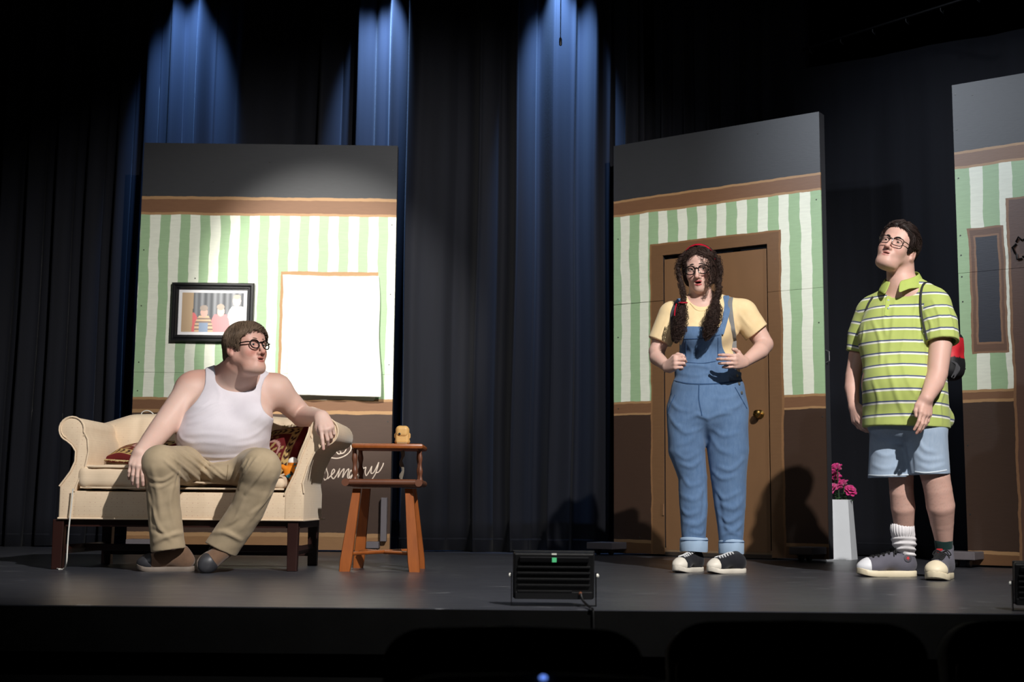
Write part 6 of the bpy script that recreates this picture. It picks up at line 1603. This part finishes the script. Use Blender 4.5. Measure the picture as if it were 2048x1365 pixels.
V, Q = mesh_sdf(bodyC, 0.0031); V = smooth_mesh(V, Q, 1, .35)
base = np.array(srgb(206, 166, 152)[:3]); rud = np.array(srgb(190, 124, 110)[:3])
hd = HC.loc(V); col = HC.colours(V, base, srgb(186, 122, 114)[:3], base * .4 + rud * .6)
mot = (0.5 + 0.5 * pnoise(V, 38, 4))[:, None] * 0.10; col = col * (1 - mot) + rud * mot
bz = np.clip(1 - (((hd - np.array((0, -.07, -.085))) / np.array((.06, .06, .04))) ** 2).sum(1), 0, 1)[:, None] * .22; col = col * (1 - bz) + np.array(srgb(150, 118, 110)[:3]) * bz      # shaved beard
leg = ((V[:, 2] < .62) & (pnoise(V * np.array([1, 1, .5], f32), 420, 5) > .45))[:, None] * .12; col = col * (1 - leg) + np.array(srgb(120, 84, 70)[:3]) * leg   # leg hair
for hm_ in (hCL, hCR):
    for tip in hm_.tips:
        a = np.clip(1 - np.linalg.norm(V - tip, axis=1) / .028, 0, 1)[:, None] * .4; col = col * (1 - a) + rud * a
obj_np('body', V, Q, SKIN, pC, OC, col)
HC.eyes_objs(pC, OC, (-0.62, -.78, 0.12), (60, 48, 40))
M_browC = plain('brow_dark', (40, 30, 28), 0.8, 0.2, 80)
HC.eyebrows(pC, OC, M_browC, -.002, -0.002, .0034)
HC.glasses(pC, OC, M_specs, M_lens, .0265, .0205, -.102, -.003, .0345, 3.2, .0020)
M_hairC = attr_mat('hair_dark', 0.5, 0, spec=0.3); dkC = np.array(srgb(44, 33, 30)[:3])
capC = scalp(HC, .011, [((0, -.03, .088), (.055, .055, .031)), ((0, .075, -.02), (.058, .042, .05))])
lineC = [(-.2, .094), (-.105, .092), (-.088, .080), (-.074, .066), (-.060, .048), (-.050, .030), (-.042, .002), (-.036, -.020), (-.022, -.018), (-.008, .016), (.016, .024), (.036, .008), (.046, -.045), (.06, -.070), (.12, -.08)]
hlC = hairline_prim(HC, lineC); cmC = capC.copy(); cmC.i_(hlC, .012)
cmC.disp = lambda P: .0035 * np.sin(HC.loc(P)[..., 1] * 120 + 3 * np.sin(HC.loc(P)[..., 0] * 50)) * np.clip(HC.loc(P)[..., 2] * 10, 0, 1); cmC.damp = .004
Vh, Qh = mesh_sdf(cmC, .0032)
obj_np('hair_base', Vh, Qh, M_hairC, pC, OC, np.tile(dkC * .8, (len(Vh), 1)))
rr = np.random.RandomState(21)
def flowC(P):
    q = HC.loc(P); top = np.clip((q[:, 2] - .05) / .03, 0, 1)[:, None]; w = .9 * np.sin(q[:, 1] * 75 + q[:, 0] * 30)
    up = np.stack([.45 + w * .5, 1.0 + 0 * w, .25 * np.cos(q[:, 1] * 75)], 1); side = np.stack([0 * w, .55 + .3 * w, -.8 + 0 * w], 1)
    return (top * up + (1 - top) * side) @ HC.R.T
sel = rr.choice(len(Vh), 3600); S = grow(cmC, Vh[sel].astype(float), flowC, 8, .0075, .0036, .0004, .2, 8, stop=hlC, over=.008)
wv = .5 + .5 * pnoise(Vh[sel], 60, 6)[:, None]
strand_mesh('hair', S, .0012 * (.7 + .7 * rr.rand(len(S))), M_hairC, pC, OC, dkC * (.5 + .7 * rr.rand(len(S), 1) + .5 * wv))
# ---- polo shirt
po_ = Model(blob(1806, 672, 6.28, 86, 0.145, 82)); YN = (0, 1, 0)
po_.u(chn((1806, 690, 6.28, 80), (1810, 770, 6.24, 83), (1813, 872, 6.24, 86), n=YN, fl=.84), .06).u(blob(1800, 775, 6.18, 62, .13, 55), .06)
po_.u(lim((1742, 622, 6.38, 27), (1872, 612, 6.16, 29)), .05).u(lim((1804, 584, 6.27, 28), (1750, 612, 6.36, 21)), .04).u(lim((1816, 574, 6.28, 28), (1866, 598, 6.18, 24)), .04)
po_.u(lim((1870, 820, 6.3, 26), (1884, 838, 6.32, 24)), .04)
po_.i_(half(W(1812, 853, 6.12), (-.02, 0, -1)), .003)
po_.s_(blob(1812, 882, 6.24, 76, .16, 52), .004)
po_.s_(rc(W(1801, 550, 6.27), W(1800, 578, 6.25), 30 * PXM(6.24), 30 * PXM(6.24)), .004)
bodyP = po_.copy()
slN = Model(chn((1870, 615, 6.16, 32), (1878, 645, 6.13, 36), (1886, 720, 6.1, 35))); slF = Model(chn((1740, 630, 6.39, 30), (1722, 670, 6.42, 26), (1712, 730, 6.43, 22)))
slN.i_(half(W(1884, 685, 6.1), nrm(W(1886, 690, 6.095) - W(1879, 640, 6.13))), .003); slN.s_(rc(W(1881, 668, 6.115), W(1888, 740, 6.095), 28 * PXM(6), 30 * PXM(6)), .003)
slF.i_(half(W(1716, 706, 6.42), nrm(W(1713, 715, 6.43) - W(1726, 650, 6.415))), .003); slF.s_(rc(W(1719, 690, 6.425), W(1710, 750, 6.43), 19 * PXM(6.42), 19 * PXM(6.42)), .003)
po_.u(slN, .015).u(slF, .015)
fold_px(po_, [([(1790, 600), (1786, 650), (1780, 700)], 4.5, 3.0), ([(1835, 600), (1828, 640), (1832, 690)], 4.5, 3.2), ([(1852, 640), (1846, 690), (1850, 740)], 5.4, 4.4), ([(1745, 640), (1760, 680), (1762, 730)], 4.5, 3.6), ([(1775, 720), (1790, 780), (1812, 840)], 5.4, 4.0), ([(1800, 700), (1815, 760), (1838, 800)], 5.4, 3.6), ([(1842, 760), (1828, 800), (1822, 845)], 5.4, 3.6), ([(1746, 760), (1758, 800), (1752, 845)], 5.4, 3.6),
    ([(1865, 600), (1878, 630), (1882, 668)], 3.6, 3.6), ([(1893, 610), (1902, 640), (1908, 672)], 3.6, 3.6), ([(1850, 625), (1862, 650), (1860, 676)], 3.6, 3.2), ([(1728, 650), (1726, 675), (1720, 696)], 3.6, 2.8), ([(1890, 780), (1880, 810), (1884, 846)], 4.5, 4.0), ([(1770, 600), (1768, 640), (1772, 670)], 3.6, 2.4), ([(1815, 650), (1806, 690), (1800, 730)], 4.5, 2.4)], 6.19, lambda P: .002 * pnoise(P * np.array([1, 1, .5], f32), 18, 9))
V, Q = mesh_sdf(po_, .0042); V = smooth_mesh(V, Q, 1)
# stripe coordinate: height on the body, distance along the arm on the sleeves
dN = slN.f(V) - bodyP.f(V); dF = slF.f(V) - bodyP.f(V)
zz = V[:, 2]; a0, a1 = W(1872, 600, 6.15), W(1884, 690, 6.1); ax = nrm(a1 - a0); aN = -((V - a0) @ ax) + a0[2]
b0, b1 = W(1742, 620, 6.4), W(1718, 715, 6.43); ax2 = nrm(b1 - b0); aF = -((V - b0) @ ax2) + b0[2]
svv = np.where((dN < -.006) & (dN < dF), aN + .018, np.where(dF < -.006, aF, zz + 0.010 * np.sin(V[:, 0] * 6)))
isN = ((dN < -.006) | (dF < -.006)).astype(f32)
zs = [W(1800, y, 6.14)[2] for y in (590, 614, 639, 664, 687, 713, 738, 762, 786, 811, 846)]
per = (zs[1] - zs[9]) / 8
g = NT('green_striped_pique'); a = g.attr('sv').outputs['Fac']; c = g.coord()
t = g.math('FRACT', g.math('ADD', g.math('DIVIDE', g.math('SUBTRACT', a, zs[9]), per), .12))
nav = g.math('MULTIPLY', g.math('GREATER_THAN', t, .13), g.math('LESS_THAN', t, .245)); wht = g.math('MULTIPLY', g.math('GREATER_THAN', t, .0), g.math('LESS_THAN', t, .13))
gb = g.mix(g.noise(c, 10, 4), srgb(164, 178, 92), srgb(180, 192, 110))
cl = g.mix(nav, g.mix(wht, gb, srgb(226, 226, 214)), srgb(74, 82, 116)); g.col(cl); g.p(Roughness=.75, Specular_IOR_Level=.3, Sheen_Weight=.15); g.bump(g.noise(c, 500, 2), .15, .001)
poo = obj_np('polo_shirt', V, Q, g.m, pC, OC, None, {'sv': svv})
M_lime = plain('lime_rib', (166, 182, 92), .8, .08, 60, .2, 300)
# collar: a folded band round the neck, open at the front
col_m = Model(); nk = W(1804, 570, 6.27)
def collar_ring(n, rr_, dz, up):
    fwd = nrm((-.62, -.78, 0)); lf = np.cross((0, 0, 1), fwd); out = []
    for a in np.linspace(.28, 2 * PI - .28, n):
        ca, sa = math.cos(a), math.sin(a); out.append(nk + fwd * (rr_ * 1.08 * ca) + lf * (rr_ * sa) + np.array((0, 0, dz - .030 * (ca + 1) / 2 + up * (1 - (ca + 1) / 2))))
    return np.array(out)
A_ = collar_ring(40, .074, .036, .044); B_ = collar_ring(40, .082, .038, .044); C_ = collar_ring(40, .116, -.014, .006); D2_ = collar_ring(40, .110, -.016, .006)
fwd = nrm((-.62, -.78, 0))
for i, w_ in ((0, 1), (1, .6), (2, .3), (-1, 1), (-2, .6), (-3, .3)): C_[i] += fwd * .022 * w_ + np.array((0, 0, -.024 * w_)); D2_[i] += fwd * .020 * w_ + np.array((0, 0, -.024 * w_))
vs = [tuple(p - OC) for R4 in (A_, B_, C_, D2_) for p in R4]; fs = []
for r_ in range(4):
    for i in range(39): a = r_ * 40 + i; b = ((r_ + 1) % 4) * 40 + i; fs.append((a, a + 1, b + 1, b))
fs += [(0, 40, 80, 120), (39, 159, 119, 79)]
co = MB().add(vs, fs).build('collar', M_lime, poo, True, 60); md = co.modifiers.new('s', 'SUBSURF'); md.levels = 1; md.render_levels = 2
ribbon('placket', po_, [(1778, 588), (1776, 605), (1773, 632)], 9, 6.14, M_lime, poo, OC, .0015, .0014, 6)
for py in (601, 617):
    h_ = sphere_hit(po_, 1776, py)
    if h_ is not None: MB().lathe([(.0048, 0), (.0048, .0025), (.003, .003)], 12, frame_from(h_ - OC - np.array((0, .004, 0)), (1, 0, 0), (0, 0, 1)) ).build('button', M_stitch, poo, True)
# ---- denim shorts
st = Model(blob(1815, 850, 6.25, 80, .155, 44))
st.u(lim((1783, 870, 6.32, 42), (1782, 965, 6.32, 45)), .03).u(lim((1852, 870, 6.19, 42), (1861, 960, 6.19, 38)), .03)
for a, b, r in (((1783, 915, 6.32), (1782, 985, 6.32), 39), ((1858, 910, 6.19), (1862, 980, 6.19), 33)): st.s_(rc(W(*a), W(*b), r * PXM(6.24), r * PXM(6.24)), .004)
hemcut(st, W(1782, 956, 6.32), (0.02, 0, -1), 0); hemcut(st, W(1864, 950, 6.19), (0.03, 0, -1), 0)
st.s_(Model(half(W(1815, 963, 6.34), (0, 0, 1))).i_(Prim(lambda P: np.full(P.shape[:-1], -1, f32), [-9] * 3, [9] * 3)), .002) if False else None
fold_px(st, [([(1835, 880), (1850, 900), (1872, 905)], 5, 2.4), ([(1832, 905), (1850, 920), (1888, 918)], 5, 2), ([(1838, 930), (1860, 938), (1890, 930)], 5, 2.2), ([(1818, 880), (1822, 910), (1826, 945)], 6, -3), ([(1745, 900), (1770, 912), (1800, 905)], 5, 2), ([(1745, 930), (1770, 938), (1805, 930)], 5, 2.2)], 6.24, lambda P: .002 * pnoise(P, 18, 19))
V, Q = mesh_sdf(st, .0042); V = smooth_mesh(V, Q, 1)
M_denimC = denim('faded_denim', (124, 144, 170), (156, 174, 196), (184, 196, 210))
sto = obj_np('shorts', V, Q, M_denimC, pC, OC)
M_fray = plain('frayed_edge', (196, 206, 216), .9, .1, 60)
for pts in ([(1737, 951), (1760, 952), (1790, 951), (1818, 950)], [(1830, 944), (1850, 946), (1875, 944), (1894, 941)]): ribbon('hem_stitch', st, pts, 3, 6.24, M_fray, sto, OC, .0008, .0012, 6, flat=(0, 0, 1))
# ---- socks
M_wsock = NT('white_ribbed_sock'); c = M_wsock.coord(); x, y, z = M_wsock.xyz(c); M_wsock.col(srgb(232, 228, 230)); M_wsock.p(Roughness=.95, Specular_IOR_Level=.1); M_wsock.bump(M_wsock.noise(c, 300, 3), .4, .002); M_wsock = M_wsock.m
M_gsock = fabric('dark_green_sock', (18, 44, 42), (28, 58, 54), .95, 500, .2)
wk = Model(lim((1805, 1058, 6.395, 23.5), (1808, 1082, 6.42, 22))).u(lim((1808, 1082, 6.42, 21.5), (1813, 1112, 6.45, 17)), .02); wk.i_(half(W(1805, 1049, 6.24), (-.05, 0.0, 1)), .002)
kc = W(1806, 1065, 6.4)
def rib(P):
    an = np.arctan2(P[..., 1] - kc[1], P[..., 0] - kc[0]); zt_ = np.clip((P[..., 2] - W(1806, 1076, 6.34)[2]) / .01, 0, 1)
    return -.0016 * np.sin(an * 26) * zt_ - (.0026 + .0012 * np.sin(an * 2 + 1)) * np.sin(P[..., 2] * 250 + 1.5 * np.sin(an)) * (1 - zt_)
wk.disp = rib; wk.damp = .005
V, Q = mesh_sdf(wk, .003); so_ = obj_np('sock', V, Q, M_wsock, pC, OC); so_['label'] = 'slouched white ribbed sock'
gk = Model(lim((1887, 1080, 6.295, 18), (1889, 1118, 6.33, 15))); gk.i_(half(W(1886, 1082, 6.26), (0, 0, 1)), .002)
V, Q = mesh_sdf(gk, .004); so_ = obj_np('sock', V, Q, M_gsock, pC, OC); so_['label'] = 'short dark green sock'
# ---- grey high-top sneakers
M_gcan = fabric('grey_canvas', (86, 84, 94), (108, 106, 116), .9, 500, .25); M_off = plain('cream_rubber', (228, 214, 184), .5, .08, 30); M_blace = plain('black_lace', (20, 20, 22), .8, .1, 60); M_wtoe = plain('pale_toe', (226, 226, 230), .5, .06, 30)
M_patch = plain('grey_patch', (70, 68, 76), .6, .1, 40); M_star = plain('red_star', (190, 44, 50), .6, .1, 40)
te = WZ(1714, 1154); te[2] = 0; hl = te + nrm((1.0, .12, 0)) * .305
shoe(pC, OC, hl, te, (0, 0, 1), .028, M_gcan, M_off, M_wtoe, M_blace, ankle=W(1811, 1088, 6.44), width=.104, laces=5, patch=((M_patch, M_star), 1, .060, .085, .019), lace_bow=True, label='grey high-top sneaker worn with the white sock')
te = WZ(1868, 1163); te[2] = 0; hl = te + nrm((.50, .87, 0)) * .305
uo, T_, m_, R_s = shoe(pC, OC, hl, te, (0, 0, 1), .028, M_gcan, M_off, M_off, M_blace, ankle=W(1890, 1084, 6.33), width=.104, laces=6, lace_bow=True, label='grey high-top sneaker worn with the dark sock')
h_ = sphere_hit(m_, 1882, 1102)
if h_ is not None: MB().box((-.024, -.002, -.010), (.024, .002, .010), frame_from(h_ - OC, (1, .1, 0), (0, 1, .5)), .003).build('tongue_label', M_star, uo, True)
# ---- backpack
bpC = thing('backpack', 'black and red backpack on the back of the man in the polo shirt', 'backpack', tuple(OC))
bk = Model(rbox(W(1890, 712, 6.46), (.085, .075, .125), np.array(Matrix.Rotation(math.radians(-42), 3, 'Z')), .05)); bk.disp = lambda P: .004 * pnoise(P, 30, 6); bk.damp = .004
V, Q = mesh_sdf(bk, .006); cols = np.tile(np.array(srgb(22, 22, 25)[:3]), (len(V), 1)); zr = (V[:, 2] > W(1900, 712, 6.34)[2]) & (V[:, 2] < W(1900, 672, 6.34)[2]); cols[zr] = srgb(196, 30, 44)[:3]
obj_np('pack_body', V, Q, attr_mat('pack_nylon', .6, .25, 200), bpC, OC, cols)
for k in range(3): MB().tube(spl([W(1903, 722, 6.3) - OC, W(1914 + k * 2, 730 + 3 * k, 6.28) - OC, W(1910, 745 + 3 * k, 6.28) - OC, W(1904 + k, 756, 6.28) - OC], 5), [(.006, .0016)] * 16, 6, flat=(1, 0, .3)).build('loose_strap', M_web_d, bpC, True)
ribbon('strap', po_, [(1866, 566), (1850, 566), (1843, 580), (1841, 605), (1843, 630), (1848, 655), (1854, 680)], 4.5, 6.14, M_pack, bpC, OC, .005, .003, 8)
ribbon('strap', po_, [(1746, 594), (1738, 606), (1732, 620)], 4.5, 6.14, M_pack, bpC, OC, .005, .003, 8)
